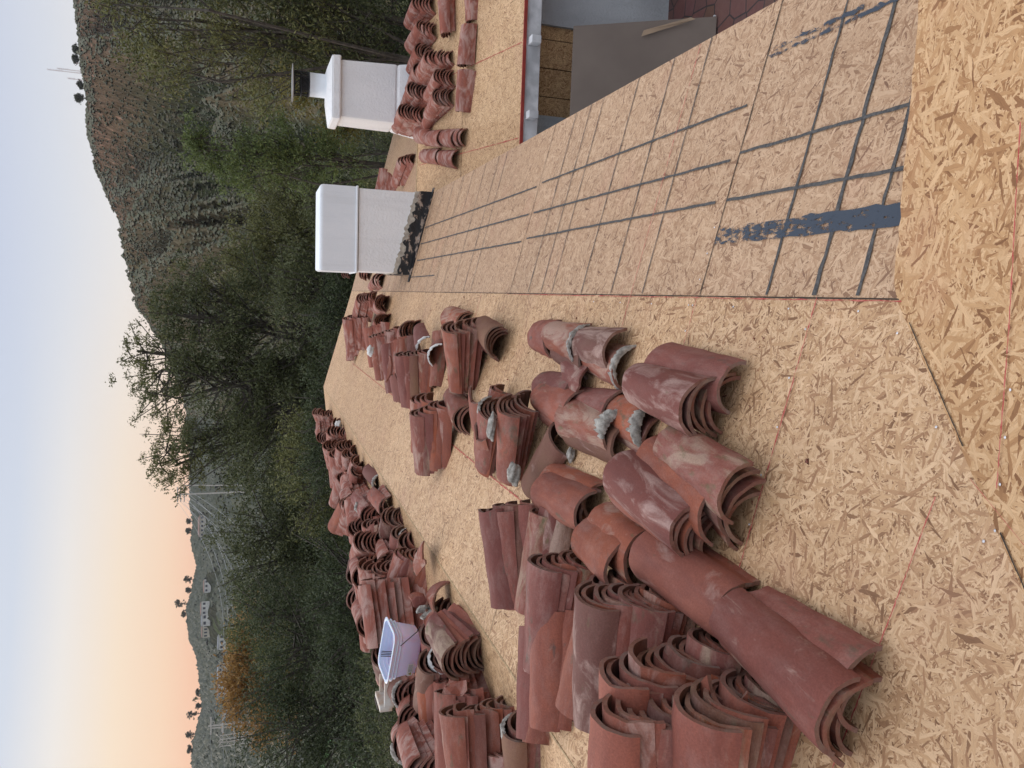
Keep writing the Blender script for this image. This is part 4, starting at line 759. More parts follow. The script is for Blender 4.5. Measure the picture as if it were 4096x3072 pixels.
def terr(az, r):
    """height of the land at azimuth az (degrees from +Y towards +X) and distance r"""
    az = np.asarray(az, float); r = np.asarray(r, float)
    E_ = np.interp(az, PA, PE); Rp = np.interp(az, PA, PR); pk = CAMZ+Rp*np.tan(np.radians(E_))
    x = r*np.sin(np.radians(az)); y = r*np.cos(np.radians(az))
    base = -9-3*np.clip((r-40)/100, 0, 1)
    t = np.clip((r-95)/(Rp-95), 0, 1); prof = t**1.25*(1-.10*np.sin(t*np.pi))
    gul = (fbm(az*.16+2, r*.004, 3, 3)-.45)
    rid = 1-np.abs(2*fbm(az*.24+5+r*.0045, r*.0030, 4, 11)-1)*1.8
    h = base+(pk-base)*np.clip(prof, 0, 1)+(rid-.55)*58*np.clip(t*(1-t)*4, 0, 1)*np.clip((E_-3.4)/4, .3, 1)+gul*14*np.clip(t*(1-t)*4, 0, 1)
    h = h+np.clip((fbm(x/14, y/14, 3, 21)-.47)*5, -2, 3)*np.clip((r-90)/80, 0, 1)*(.35+.65*(t < .985))
    back = np.clip((r-Rp)/400, 0, 1); h = h-back*60
    near = np.clip((r-17)/22, 0, 1)**1.0; return h*near+(1-near)*0.0
azs = np.concatenate([np.arange(-180, -38, 4), np.arange(-38, 26, .085), np.arange(26, 181, 4)]); azs[-1] = 180
rs = np.concatenate([[0, 6, 12, 17], np.arange(20, 95, 5), 95*np.exp(np.linspace(0, math.log(1500/95), 330)), [1560, 1650]])
A_, R_ = np.meshgrid(azs, rs); Z_ = terr(A_, R_)-.02; Z_[-1] = -40
TV = np.stack([R_*np.sin(np.radians(A_)), R_*np.cos(np.radians(A_)), Z_], -1).reshape(-1, 3)
na = len(azs); nr = len(rs); ii, jj = np.meshgrid(np.arange(nr-1), np.arange(na-1), indexing='ij'); a0 = (ii*na+jj).ravel()
TF = np.stack([a0, a0+na, a0+na+1, a0+1], -1)
def hillmat():
    mt, nt, b = newmat('chaparral'); L = nt.links.new; o = nt.nodes.new('ShaderNodeTexCoord').outputs['Object']
    f1, _ = noise(nt, o, .012, 6, .6); f2, _ = noise(nt, o, .16, 5, .65); v = nt.nodes.new('ShaderNodeTexVoronoi'); L(mapping(nt, o, (1, 1, .5)), v.inputs['Vector']); v.inputs['Scale'].default_value = .24
    s3 = nt.nodes.new('ShaderNodeSeparateColor'); L(v.outputs['Color'], s3.inputs[0])
    c = ramp(nt, s3.outputs[0], [(0, (.034, .046, .020)), (.5, (.060, .072, .032)), (.85, (.09, .09, .045)), (1, (.12, .10, .058))])
    z = nt.nodes.new('ShaderNodeSeparateXYZ'); L(o, z.inputs[0]); x = z.outputs[0]
    up = nt.nodes.new('ShaderNodeMapRange'); L(mth(nt, 'ADD', z.outputs[2], mth(nt, 'MULTIPLY', f1, 90)), up.inputs[0]); up.inputs[1].default_value = 75; up.inputs[2].default_value = 135
    an = nt.nodes.new('ShaderNodeAttribute'); an.attribute_name = 'spur'; spur = nt.nodes.new('ShaderNodeMapRange'); L(mth(nt, 'ADD', an.outputs['Fac'], mth(nt, 'MULTIPLY', f2, .5)), spur.inputs[0]); spur.inputs[1].default_value = .75; spur.inputs[2].default_value = 1.15
    c = mixc(nt, mth(nt, 'MULTIPLY', spur.outputs[0], .55), c, (.16, .115, .075))
    c = mixc(nt, mth(nt, 'MULTIPLY', up.outputs[0], .55), c, mixc(nt, s3.outputs[1], (.13, .068, .047), (.23, .125, .085)))
    bare = mth(nt, 'MULTIPLY', mth(nt, 'SUBTRACT', f2, mth(nt, 'MULTIPLY_ADD', up.outputs[0], -.08, .66)), 12, clamp=True)
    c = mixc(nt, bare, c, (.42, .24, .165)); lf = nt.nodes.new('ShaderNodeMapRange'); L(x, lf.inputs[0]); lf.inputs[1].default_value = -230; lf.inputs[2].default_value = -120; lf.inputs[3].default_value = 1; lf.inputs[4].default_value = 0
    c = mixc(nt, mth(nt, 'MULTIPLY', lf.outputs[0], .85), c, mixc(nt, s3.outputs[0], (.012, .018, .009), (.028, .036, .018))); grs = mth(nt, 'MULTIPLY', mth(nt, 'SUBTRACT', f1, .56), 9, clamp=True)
    c = mixc(nt, mth(nt, 'MULTIPLY', grs, mth(nt, 'SUBTRACT', 1, up.outputs[0])), c, (.11, .15, .05))
    L(c, b.inputs['Base Color']); b.inputs['Roughness'].default_value = .95; b.inputs['Specular IOR Level'].default_value = .1
    hb = mth(nt, 'ADD', mth(nt, 'MULTIPLY', v.outputs['Distance'], -1), f2); bump(nt, b, hb, 1, 3.0); return mt
M_hill = hillmat()
ho_ = npmesh('hills', TV, TF, M_hill, smooth=False); tag(ho_, kind='structure')
rid_ = 1-np.abs(2*fbm(A_*.24+5+R_*.0045, R_*.0030, 4, 11)-1)*1.8
at_ = ho_.data.attributes.new('spur', 'FLOAT', 'POINT'); at_.data.foreach_set('value', rid_.ravel().astype(np.float32))
def gz(az, r): return float(terr(np.array([az]), np.array([r]))[0])
def at(az, r, dz=0): a = R(az); return Vector((r*math.sin(a), r*math.cos(a), gz(az, r)+dz))
def find_r(az, el, r0=100, r1=990):
    """distance at which the slope stands at a given height angle"""
    for r in np.arange(r0, r1, 4.):
        if gz(az, r)-CAMZ > r*math.tan(R(el)): return r
    return r1
HOUSES = [(-25.98, 2.26), (-27.05, 2.24), (-21.84, 3.5), (-22.6, 3.45), (-23.3, 3.4), (-20.4, 3.45), (-16.4, 3.75), (-24.1, 2.4), (-28.7, 2.1)]
# scrub on the mountain: uncountable
def scrub(n, name='scrub', a0=-12, a1=24, big=1.0, cols=((.040, .052, .022), (.068, .074, .034), (.12, .095, .056)), lab='dense chaparral scrub covering the mountain slope'):
    az = rng.uniform(a0, a1, n); t = rng.uniform(0, 1, n)**.8; Rp = np.interp(az, PA, PR); r = 110+(Rp*1.0-105)*t
    s = rng.uniform(.5, 1.25, n)*(r/420)**.5*big; keep = np.ones(n, bool)
    for ha, hel in HOUSES:
        hr = find_r(ha, hel-.25); keep &= ~((abs(az-ha) < 1.0) & (r > hr-75) & (r < hr+14))
    az, r, s = az[keep], r[keep], s[keep]; n = len(az)
    z = terr(az, r); x = r*np.sin(np.radians(az)); y = r*np.cos(np.radians(az))
    B = np.array([[1, 0, 0], [0, 1, 0], [-1, 0, 0], [0, -1, 0], [0, 0, .95], [.7, .7, .35], [-.7, .7, .35], [-.7, -.7, .35], [.7, -.7, .35]])
    F = np.array([[0, 5, 4], [5, 1, 4], [1, 6, 4], [6, 2, 4], [2, 7, 4], [7, 3, 4], [3, 8, 4], [8, 0, 4]])
    V = B[None]*s[:, None, None]*rng.uniform(.7, 1.3, (n, 9, 1))+rng.normal(0, .07, (n, 9, 3))*s[:, None, None]
    V += np.stack([x, y, z-.2*s], -1)[:, None]; FF = F[None]+(np.arange(n)*9)[:, None, None]
    mt = leafmat('scrub_leaf', *cols, 0)
    tag(npmesh(name, V.reshape(-1, 3), FF.reshape(-1, 3), mt), kind='stuff', label=lab, cat='scrub')
scrub(62000); scrub(46000, 'woodland', -38, -9, 2.0, ((.018, .027, .014), (.034, .042, .021), (.065, .066, .034)), 'dark wooded slope of countless small trees across the canyon')
# ------------------------------------------------------------------ trees
LM = {
 'oak': leafmat('leaf_oak', (.050, .064, .028), (.085, .096, .042), (.17, .18, .075)),
 'olive': leafmat('leaf_olive', (.075, .088, .034), (.125, .13, .046), (.27, .26, .10)),
 'bright': leafmat('leaf_bright', (.08, .11, .04), (.12, .16, .055), (.25, .30, .11), .3),
 'yellow': leafmat('leaf_yellow', (.13, .125, .035), (.2, .17, .04), (.30, .24, .06), .3),
 'orange': leafmat('leaf_orange', (.25, .14, .045), (.34, .19, .06), (.48, .29, .09), .3),
 'dark': leafmat('leaf_dark', (.034, .048, .024), (.055, .072, .034), (.11, .13, .055)),
 'far': leafmat('leaf_far', (.03, .04, .022), (.05, .058, .032), (.12, .12, .07), .1)}
def leaves(C, n, spread, size, asp=.32):
    """n pointed leaves scattered round cluster centres C"""
    c = C[rng.integers(0, len(C), n)]+rng.normal(0, 1, (n, 3))*spread
    d = rng.normal(0, 1, (n, 3)); d[:, 2] -= .25; d /= np.linalg.norm(d, axis=1, keepdims=True)
    q = rng.normal(0, 1, (n, 3)); w = np.cross(d, q); w /= np.linalg.norm(w, axis=1, keepdims=True)+1e-9
    s = (size*rng.uniform(.6, 1.4, n))[:, None]
    V = np.stack([c-d*s*.5, c+w*s*asp*.5, c+d*s*.5, c-w*s*asp*.5], 1); return V.reshape(-1, 3)
def tree(name, az, r, blobs, label, cat='tree', leaf='oak', nl=20000, size=.13, spread=.35, ncl=260, group=None, trunk=.22, base=None, bark=None, twr=.02, lean=(0, 0), hollow=.35):
    """blobs: (azimuth offset m, depth offset m, height above eye m, rx, ry, rz)"""
    b = at(az, r) if base is None else Vector(base); root = empty(name, b, label, cat, group); a = R(az)
    ex = Vector((math.cos(a), -math.sin(a), 0)); ey = Vector((math.sin(a), math.cos(a), 0)); o0 = Vector((r*math.sin(a), r*math.cos(a), CAMZ))
    vol = np.array([q[3]*q[4]*q[5] for q in blobs])**.7; vol = vol/vol.sum(); cl = []; cen = []
    for q, w in zip(blobs, vol):
        k = max(6, int(ncl*w)); u = rng.normal(0, 1, (k, 3)); u /= np.linalg.norm(u, axis=1, keepdims=True)
        u *= (rng.uniform(hollow, 1, k)**.6)[:, None]; u += rng.normal(0, .10, (k, 3)); c0 = np.array(o0+ex*q[0]+ey*q[1])+np.array([0, 0, q[2]])
        pts = c0+u[:, :1]*q[3]*np.array(ex)+u[:, 1:2]*q[4]*np.array(ey)+u[:, 2:]*q[5]*np.array([0, 0, 1.]); cl.append(pts); cen.append(c0)
    C = np.concatenate(cl); low = b.z+.4; C[:, 2] = np.maximum(C[:, 2], low)
    nl = int(nl*1.5); size *= .78; V = leaves(C, nl, np.array([.62, .62, .42])*spread, size); n = len(V)//4
    npmesh('crown', V, np.arange(n*4).reshape(-1, 4), LM[leaf], root)
    T = MB(); top = Vector(np.mean(cen, 0)); mid = b.lerp(top, .45)+ex*lean[0]
    T.tube([b-Vector((0, 0, .5)), b.lerp(mid, .5)+ex*.1, mid, top], [trunk*1.2, trunk, trunk*.75, trunk*.35], 7)
    Br = MB()
    for c0, pts in zip(cen, cl):
        c0 = Vector(c0); st = b.lerp(top, .25+.3*rng.random()); Br.tube([st, st.lerp(c0, .55)+Vector(rng.normal(0, .25, 3)), c0], [trunk*.5, trunk*.33, trunk*.2], 5)
        for q in pts[::2]:
            q = Vector(q); f = rng.uniform(.6, 1.05); s0 = st.lerp(c0, f); md = s0.lerp(q, .5)+Vector(rng.normal(0, .12, 3))*((q-s0).length*.3+.2); Br.tube([s0, md, q, q+(q-md).normalized()*spread*1.2], [trunk*.16, twr*1.4, twr, twr*.35], 3)
    T.build('trunk', bark or M_bark, root, True); Br.build('branches', bark or M_bark, root)
    return root
T_ = tree
T_('oak_tree', -5.7, 27, [(-0.01, 0, 3.0, 1.9, 1.2, 1.25), (0.6, 0, 3.7, 1.0, 0.6, 0.6), (-2.5, 0, 2.5, 1.3, 1.0, 1.2), (-3.1, 0, 2.6, 1.0, 0.8, 0.9), (1.9, 0, 2.9, 0.6, 0.5, 0.5), (2.7, 0, 1.6, 0.9, 0.8, 1.2)],
   'tallest airy tree, its twiggy top standing against the pale sky', leaf='olive', nl=8500, size=.13, spread=.17, ncl=250, trunk=.2, hollow=.15, twr=.014)
T_('oak_tree', -5.2, 26, [(1.51, 0, 1.58, 1.82, 1.5, 1.66), (-0.76, 0, 1.16, 2.59, 1.64, 1.83), (1.25, 0, -0.59, 2.33, 1.54, 1.71), (-1.55, 0, -0.59, 2.65, 1.54, 1.71), (.2, 0, -2.2, 3.0, 1.5, 1.4)],
   'broad dark oak under the tallest airy tree, behind the roof peak', leaf='oak', nl=30000, size=.15, spread=.36, ncl=330, trunk=.3)
T_('oak_tree', -16.5, 30, [(-0.3, 0, -0.2, 2.0, 1.67, 1.9), (0.81, 0, -1.31, 2.1, 1.4, 1.7), (-0.94, 0, -2.5, 2.5, 1.6, 1.9), (-1.57, 0, 0.45, 1.33, 0.75, 0.83), (-2.4, 0, -1.8, 2.0, 1.68, 1.9)],
   'rounded dark oak left of the tallest tree, above the far tile heap', leaf='oak', nl=22000, size=.16, spread=.4, ncl=250)
T_('oak_tree', -25.5, 26, [(0.24, 0, -1.2, 2.3, 1.55, 1.8), (1.1, 0, -2.5, 2.1, 1.3, 1.6), (-1.19, 0, -2.2, 2.3, 1.41, 1.7), (-2.31, 0, -0.8, 1.7, 1.11, 1.3), (-2.9, 0, -2.6, 1.9, 1.13, 1.5), (1.31, 0, -0.1, 1.2, 0.77, 0.9)],
   'large dense evergreen filling the canyon behind the clear tub', leaf='dark', nl=32000, size=.13, spread=.4, ncl=340)
T_('oak_tree', -20.5, 21, [(0, 0, -2.3, 1.9, 1.2, 1.2), (-1.6, 0, -2.1, 1.3, 1.0, .9)], 'low dark evergreen just behind the ridge-side tile row', leaf='dark', nl=15000, size=.11, spread=.32, ncl=170)
T_('oak_tree', -10.8, 33, [(0, 0, 0.0, 2.2, 1.4, 1.7), (1.4, 0, -1.6, 2.2, 1.4, 1.7), (-1.4, 0, -2.2, 2.2, 1.4, 1.7)], 'greyish oak filling the gap between the tallest tree and its left neighbour', leaf='oak', nl=17000, size=.16, spread=.4, ncl=230)
T_('oak_tree', -22.5, 33, [(0, 0, -.4, 2.2, 1.4, 1.5), (-1.8, 0, -1.5, 2.2, 1.4, 1.5), (1.9, 0, -2.0, 2.2, 1.4, 1.5)], 'greyish oak right of the orange autumn tree', leaf='olive', nl=17000, size=.15, spread=.4, ncl=230)
T_('oak_tree', .6, 29, [(0, 0, .2, 1.3, 1.1, 1.3), (.6, 0, -1.6, 1.8, 1.2, 1.5), (-.9, 0, -2.2, 1.5, 1.1, 1.3)], 'open olive tree between the square chimney and the tallest tree', leaf='olive', nl=13000, size=.14, spread=.34, ncl=200, hollow=.2)
T_('autumn_tree', -26.1, 42, [(0.26, 0, 0.7, 2.9, 1.1, 1.15), (1.5, 0, 0.0, 2.2, 1, 1.0), (-1.11, 0, -0.1, 2.2, 1.01, 1.15), (-2.4, 0, -.9, 1.5, .9, .9)],
   'orange-leaved autumn tree showing above the dark evergreen', leaf='orange', nl=15000, size=.24, spread=.5, ncl=190, hollow=.2)
T_('olive_tree', -14, 22, [(0.13, 0, -1.5, 1.25, 0.8, 0.95), (-0.91, 0, -2.1, 1.0, 0.58, 0.8), (1.15, 0, -1.3, 0.9, 0.69, 0.9)], 'yellowish olive tree right behind the farthest ridge-side tiles', leaf='olive', nl=9000, size=.12, spread=.3, ncl=130)
T_('oak_tree', 3.45, 30, [(-0.71, 0, -0.1, 1.6, 1.37, 1.6), (0.37, 0, -1.3, 1.7, 1.38, 1.6), (1.68, 0, -0.97, 1.6, 1.22, 1.45), (-1.28, 0, -2.32, 1.5, 1.1, 1.3), (1.2, 0, -2.6, 1.6, 1.1, 1.2)], 'mid-green open tree above the square chimney', leaf='olive', nl=16000, size=.15, spread=.36, ncl=230, hollow=.2)
T_('laurel_tree', 9.18, 15, [(0.02, 0, 0.85, 0.6, 0.4, 0.42), (-0.17, 0, 0.4, 0.66, 0.52, 0.5), (0.27, 0, -0.15, 0.74, 0.52, 0.5), (-0.17, 0, -0.6, 0.7, 0.45, 0.45), (0.05, 0, -1.3, .8, .5, .5), (0.16, 0, 1.14, 0.3, 0.18, 0.2)],
   'bright green leafy sapling crown between the two chimneys', leaf='bright', nl=8500, size=.085, spread=.15, ncl=120, trunk=.06, twr=.008, hollow=.2)
T_('pepper_tree', 15.8, 12, [(0.05, 0, 1.6, 0.45, 0.43, 0.4), (-0.35, 0, 1.2, 0.6, 0.5, 0.45), (0.08, 0, 0.6, 0.7, 0.56, 0.55), (-0.31, 0, -0.1, 0.7, 0.52, 0.52), (0.3, 0, 1.93, 0.25, 0.16, 0.2), (0.33, 0, -0.5, 0.7, 0.51, 0.55), (1.0, 0, 1.5, .6, .5, .6), (1.0, 0, .3, .6, .5, .7)],
   'sparse twiggy tree at the right edge reaching the sky', leaf='olive', nl=9500, size=.068, spread=.17, ncl=190, trunk=.055, twr=.006, hollow=.1)
T_('dark_shrub', 17.2, 14, [(0.2, 0, -1.35, 0.95, 0.8, 0.9), (-0.6, 0, -1.6, 0.85, 0.67, 0.65), (-0.36, 0, -1.1, 0.65, 0.58, 0.6), (0.35, 0, -2.1, 0.9, 0.66, 0.8), (1.4, 0, -1.4, .9, .7, 1)],
   'dense dark shrub beyond the courtyard roof, right of the cap chimney', leaf='dark', nl=20000, size=.08, spread=.24, ncl=220, trunk=.04, twr=.008)
T_('laurel_tree', 18.4, 12.5, [(0, 0, -.35, .9, .6, .6), (-.35, 0, -1.2, .9, .6, .7), (.5, 0, .5, .6, .5, .5)], 'thick dark laurel crown low at the right edge, behind the tile nests', leaf='oak', nl=15000, size=.075, spread=.22, ncl=200, trunk=.05, twr=.008)
T_('olive_shrub', 14.4, 15.5, [(0, 0, -.75, .6, .5, .5), (-.5, 0, -1.4, .6, .5, .5)], 'yellow-tinged shrub just behind the cap chimney', leaf='yellow', nl=4200, size=.08, spread=.2, ncl=80, trunk=.05, twr=.01)
T_('oak_tree', 3.6, 20, [(-0.45, 0, -1.5, 1.1, 0.62, 0.75), (1.03, 0, -1.7, 1.0, 0.62, 0.8), (-1.39, 0, -0.95, 0.85, 0.62, 0.8), (-1.5, 0, -2.25, 0.9, 0.53, 0.7), (.2, 0, -2.6, 1.6, .7, .8)], 'low dark tree directly behind the square chimney', leaf='oak', nl=17000, size=.11, spread=.3, ncl=210, trunk=.12)
T_('oak_tree', -1.4, 19, [(0, 0, -2.0, 1.1, .7, .8), (1.1, 0, -2.3, .9, .6, .7)], 'low dark tree behind the far sheathing edge', leaf='dark', nl=12000, size=.1, spread=.3, ncl=150, trunk=.1)
T_('oak_tree', -7.8, 20, [(0, 0, -1.9, 1.3, .8, .9), (-1.5, 0, -1.9, 1.1, .7, .9)], 'low dark tree behind the roof peak', leaf='dark', nl=14000, size=.1, spread=.3, ncl=170, trunk=.1)
T_('laurel_shrub', -26.5, 10.5, [(0, 0, -1.75, .75, .5, .55), (-.7, 0, -1.5, .5, .4, .45)], 'grey-green leafy shrub top beyond the clear tub', leaf='oak', nl=6500, size=.06, spread=.13, ncl=130, trunk=.04, twr=.005)
T_('dark_shrub', -31.5, 13, [(0, 0, -2.1, 1.1, .8, .9), (-1.4, 0, -1.8, .9, .7, .8)], 'dark shrub in the far left corner of the view', leaf='dark', nl=10000, size=.08, spread=.2, ncl=160, trunk=.06, twr=.01)
# trees scattered down in the canyon, each one alone
CTL = [(-31, 60, 6.5, 3.2, 'dark'), (-28.6, 75, 7, 3.4, 'oak'), (-29.5, 48, 5.0, 2.5, 'oak'), (-23.5, 52, 7.4, 3.0, 'oak'), (-21.2, 60, 8.4, 3.4, 'olive'), (-18.6, 55, 8.6, 3.3, 'oak'), (-22.2, 38, 5.6, 2.6, 'oak'), (-15.5, 70, 9.5, 4, 'dark'), (-12.6, 45, 7.6, 3.0, 'oak'), (-13.8, 60, 8.5, 3.5, 'oak'),
        (-10.2, 52, 8.6, 3.5, 'dark'), (-1.5, 48, 9.3, 3.4, 'oak'), (.8, 55, 9.8, 3.6, 'dark'), (5.5, 50, 8.2, 3.2, 'olive'), (7.6, 42, 6.5, 2.7, 'oak'), (10.2, 55, 8.0, 3.2, 'oak'), (13.8, 48, 7.4, 2.9, 'olive'), (17, 40, 8, 3, 'oak'), (12.2, 70, 9, 3.8, 'dark'), (6, 85, 11.5, 4.5, 'oak'), (1.8, 34, 5.2, 2.3, 'olive'), (15.4, 75, 10, 4.2, 'olive'), (19.5, 60, 10, 4, 'oak'), (-33.5, 50, 6, 3, 'oak')]
NUM = 'leftmost second third fourth fifth sixth seventh eighth ninth tenth eleventh twelfth thirteenth fourteenth fifteenth sixteenth seventeenth eighteenth nineteenth twentieth twenty-first twenty-second twenty-third rightmost twenty-fifth'.split()
k = 0; CT = [q[0] for q in CTL]
for (a, r, h, w, lf) in CTL:
    g0 = gz(a, r)-CAMZ; k += 1
    T_('canyon_tree', a, r, [(0, 0, g0+h*.62, w, w*.8, h*.38), (rng.normal(0, w*.3), 0, g0+h*.8, w*.6, w*.5, h*.2), (w*.5, 0, g0+h*.45, w*.6, w*.5, h*.25)],
       '%s %s canyon tree, %s of the canyon trees from the left' % ({'dark': 'blackish', 'oak': 'grey-green', 'olive': 'olive-green'}[lf], 'broad' if w > 3.3 else 'small' if w < 2.8 else 'rounded', NUM[sorted(CT).index(a)]),
       leaf=lf, nl=5500, size=.26, spread=.5, ncl=80, group='trees scattered in the canyon', trunk=.2, twr=.03)
# ground cover in the canyon
n = 60000; ca = rng.uniform(-40, 26, n); cr = rng.uniform(15, 120, n); cz = terr(ca, cr)
Cc = np.stack([cr*np.sin(np.radians(ca)), cr*np.cos(np.radians(ca)), cz+rng.uniform(0, .9, n)], -1)
V = leaves(Cc, 90000, .2, .3); tag(npmesh('ground_cover', V, np.arange(len(V)).reshape(-1, 4), LM['dark']), kind='stuff', label='dark leafy undergrowth covering the canyon floor', cat='ground cover')
# trees on the skyline
for (a, h, w, lb) in [(-16.04, 9, 6, 'first clump right of the twin poles'), (-16.67, 9, 7, 'second clump on the left skyline'), (-19.93, 12, 9, 'rounded crown over the white houses'), (-20.6, 8, 6, 'small crown over the white houses'), (-21.43, 16, 11, 'highest crown on the left skyline'), (-22.1, 6, 7, 'low crown beside the highest one'),
        (-28.39, 16, 10, 'tall crown left of the skyline palm'), (-27.9, 8, 8, 'bushy crown by the skyline palm'), (-29.58, 11, 8, 'small crown near the left edge'), (-30.4, 7, 9, 'wide low crown at the left edge'), (-27.1, 7, 9, 'low crown right of the skyline palm'), (11.62, 6.5, 4.5, 'lone dark tree on the mountain top'), (12.4, 4, 5, 'bush at the foot of the masts'), (13.9, 5, 5, 'bush right of the masts'), (14.4, 4, 6, 'low bush on the summit edge')]:
    r = float(np.interp(a, PA, PR)); g0 = gz(a, r)-CAMZ
    T_('skyline_tree', a, r, [(0, 0, g0+h*.6, w*.5, w*.4, h*.4), (w*.2, 0, g0+h*.8, w*.3, w*.3, h*.2)], 'distant skyline tree: '+lb, leaf='far', nl=1100, size=1.5, spread=.9, ncl=40, hollow=.1, group='trees along the skyline', trunk=.35, twr=.12)
# palms
def palm(az, r, h, crown, label):
    b = at(az, r); root = empty('palm_tree', b, label, 'palm', 'palms in the view'); T = MB(); T.tube([b-Vector((0, 0, 1)), b+Vector((.2, 0, h*.5)), b+Vector((.1, 0, h))], [crown*.09, crown*.07, crown*.07], 7); T.build('trunk', M_bark, root)
    F = MB(); c = b+Vector((.1, 0, h))
    for i in range(34):
        a = rng.uniform(0, 6.28); e = rng.uniform(-.9, 1.3); d = Vector((math.cos(a)*math.cos(e), math.sin(a)*math.cos(e), math.sin(e))); s = d.cross(Vector((0, 0, 1))).normalized()
        L_ = crown*rng.uniform(.8, 1.1); q = [c+d*L_*t-Vector((0, 0, L_*.5*t*t)) for t in (0, .4, .75, 1)]; w = [.03, .16, .14, .02]
        F.add([x+s*wi*crown for x, wi in zip(q, w)]+[x-s*wi*crown for x, wi in zip(q, w)], [(j, j+1, j+5, j+4) for j in range(3)])
    F.build('fronds', LM['olive'], root); return root
palm(-27.5, 985, 10, 4.2, 'slim palm standing alone on the left skyline')
palm(12.7, 62, 7.2, 1.5, 'fan palm in the canyon in line with the chimney cap')
palm(16.2, 150, 12, 3.2, 'fan palm high on the slope at the right edge')
palm(12.2, 58, 5.0, 1.3, 'shorter fan palm beside the one above the chimney cap')
# masts, poles, wires
M_pole = plain('pole_wood', (.62, .58, .53), .8, scale=3); M_mast = plain('mast_paint', (.50, .33, .31), .6, scale=.2, col2=(.6, .55, .55)); M_wire = plain('wire', (.40, .41, .42), .5, .3)
for (a, h, lb) in [(13.1, 21, 'tallest radio mast on the mountain top'), (13.22, 15, 'middle radio mast, close to the tallest one'), (12.71, 9.5, 'shorter radio mast apart on the left'), (13.67, 3.2, 'tiny antenna at the right end of the summit')]:
    r = 618; b = at(a, r); root = empty('radio_mast', b, lb, 'radio mast', 'radio masts on the summit'); B_ = MB()
    for s in (0, 1, 2): o = Vector((math.cos(s*2.1)*.35, math.sin(s*2.1)*.35, 0)); B_.tube([b+o, b+o*.5+Vector((0, 0, h))], .07, 3)
    for q in np.arange(0, h, .9): B_.tube([b+Vector((-.35, 0, q)), b+Vector((.35, .1, q+.8))], .05, 3)
    B_.build('lattice', M_mast, root); A2 = MB()
    for q in np.linspace(h*.6, h, 6): A2.tube([b+Vector((-.6, 0, q)), b+Vector((.6, 0, q))], .05, 3); A2.tube([b+Vector((.6, 0, q-.3)), b+Vector((.6, 0, q+.3))], .09, 3)
    A2.build('aerials', M_mast, root)
def pole(b, h, arms, label, tw=.16, w=1.6, lean=0, name='utility_pole', grp='utility poles in the canyon'):
    root = empty(name, b, label, 'utility pole', grp); B_ = MB(); t = b+Vector((lean, 0, h)); B_.tube([b-Vector((0, 0, 1)), t], [tw, tw*.7], 7); B_.build('post', M_pole, root); tips = []
    for z in arms:
        B_ = MB(); c = b.lerp(t, z/h); B_.box(c, (w*2, tw, tw)); B_.build('crossarm', M_pole, root)
        for s in (-1, 0, 1):
            I = MB(); q = c+Vector((s*w*.9, 0, .25)); I.tube([c+Vector((s*w*.9, 0, 0)), q], tw*.45, 5); I.build('insulator', M_mast, root); tips.append(q)
    return root, tips
bp = at(-29.3, 232); h1 = CAMZ+232*math.tan(R(3.1))-bp.z
_, t1 = pole(bp, h1, [h1*.97, h1*.84, h1*.72], 'tall pale utility pole above the orange tree', .28, 2.4, .6)
bp2 = at(-29.65, 236); pole(bp2, h1*.93, [h1*.80], 'leaning twin of the tall pale utility pole', .24, 1.2, 1.6)
bq = at(-14.2, 330); h2 = CAMZ+330*math.tan(R(5.35))-bq.z
_, t2 = pole(bq, h2, [h2*.985, h2*.95, h2*.91], 'left post of the twin poles on the skyline', .34, 3.0)
bq2 = at(-13.8, 332); pole(bq2, h2*.9, [h2*.84], 'right leaning post of the twin poles', .3, 2.0, 1.2)
root = empty('lattice_tower', at(-30.15, 200), 'small steel lattice tower below the tall utility pole', 'pylon'); b = at(-30.15, 200); h = CAMZ+200*math.tan(R(2.38))-b.z; B_ = MB()
for sx in (-1, 1):
    for sy in (-1, 1): B_.tube([b+Vector((sx*1.0, sy*1.0, 0)), b+Vector((sx*.8, sy*.8, h))], .12, 4)
for q in np.linspace(h*.3, h*.96, 9):
    for sy in (-1, 1): B_.tube([b+Vector((-.95, sy*.9, q)), b+Vector((.95, sy*.9, q+h*.07))], .08, 3); B_.tube([b+Vector((.95, sy*.9, q)), b+Vector((-.95, sy*.9, q+h*.07))], .045, 3)
B_.build('frame', M_pole, root)
B_ = MB(); [B_.box(b+Vector((0, 0, h*f)), (3.2, .12, .12)) for f in (.7, .85, 1)]; B_.build('crossarm', M_pole, root)
WL = ['topmost', 'second', 'third', 'fourth', 'fifth', 'sixth', 'seventh', 'eighth', 'lowest']
for i in range(9):
    a_, c_ = t1[i], t2[i]; pts = []
    for q in np.linspace(0, 1, 15): v = a_.lerp(c_, q); v.z -= 4*q*(1-q)*(9+i*1.4); pts.append(v)
    B_ = MB(); B_.tube(pts, .055, 3); tag(B_.build('power_line', M_wire), WL[i]+' sagging power line between the tall pole and the twin poles', 'power line', 'power lines across the canyon')
for i in (0, 3, 6):
    a_ = t1[i]; c_ = a_+Vector((-60, -60, 6)); pts = [a_.lerp(c_, q)-Vector((0, 0, 16*q*(1-q))) for q in np.linspace(0, 1, 9)]
    B_ = MB(); B_.tube(pts, .05, 3); tag(B_.build('power_line', M_wire), {0: 'upper', 3: 'middle', 6: 'lower'}[i]+' power line leaving the tall pole towards the left edge', 'power line', 'power lines across the canyon')
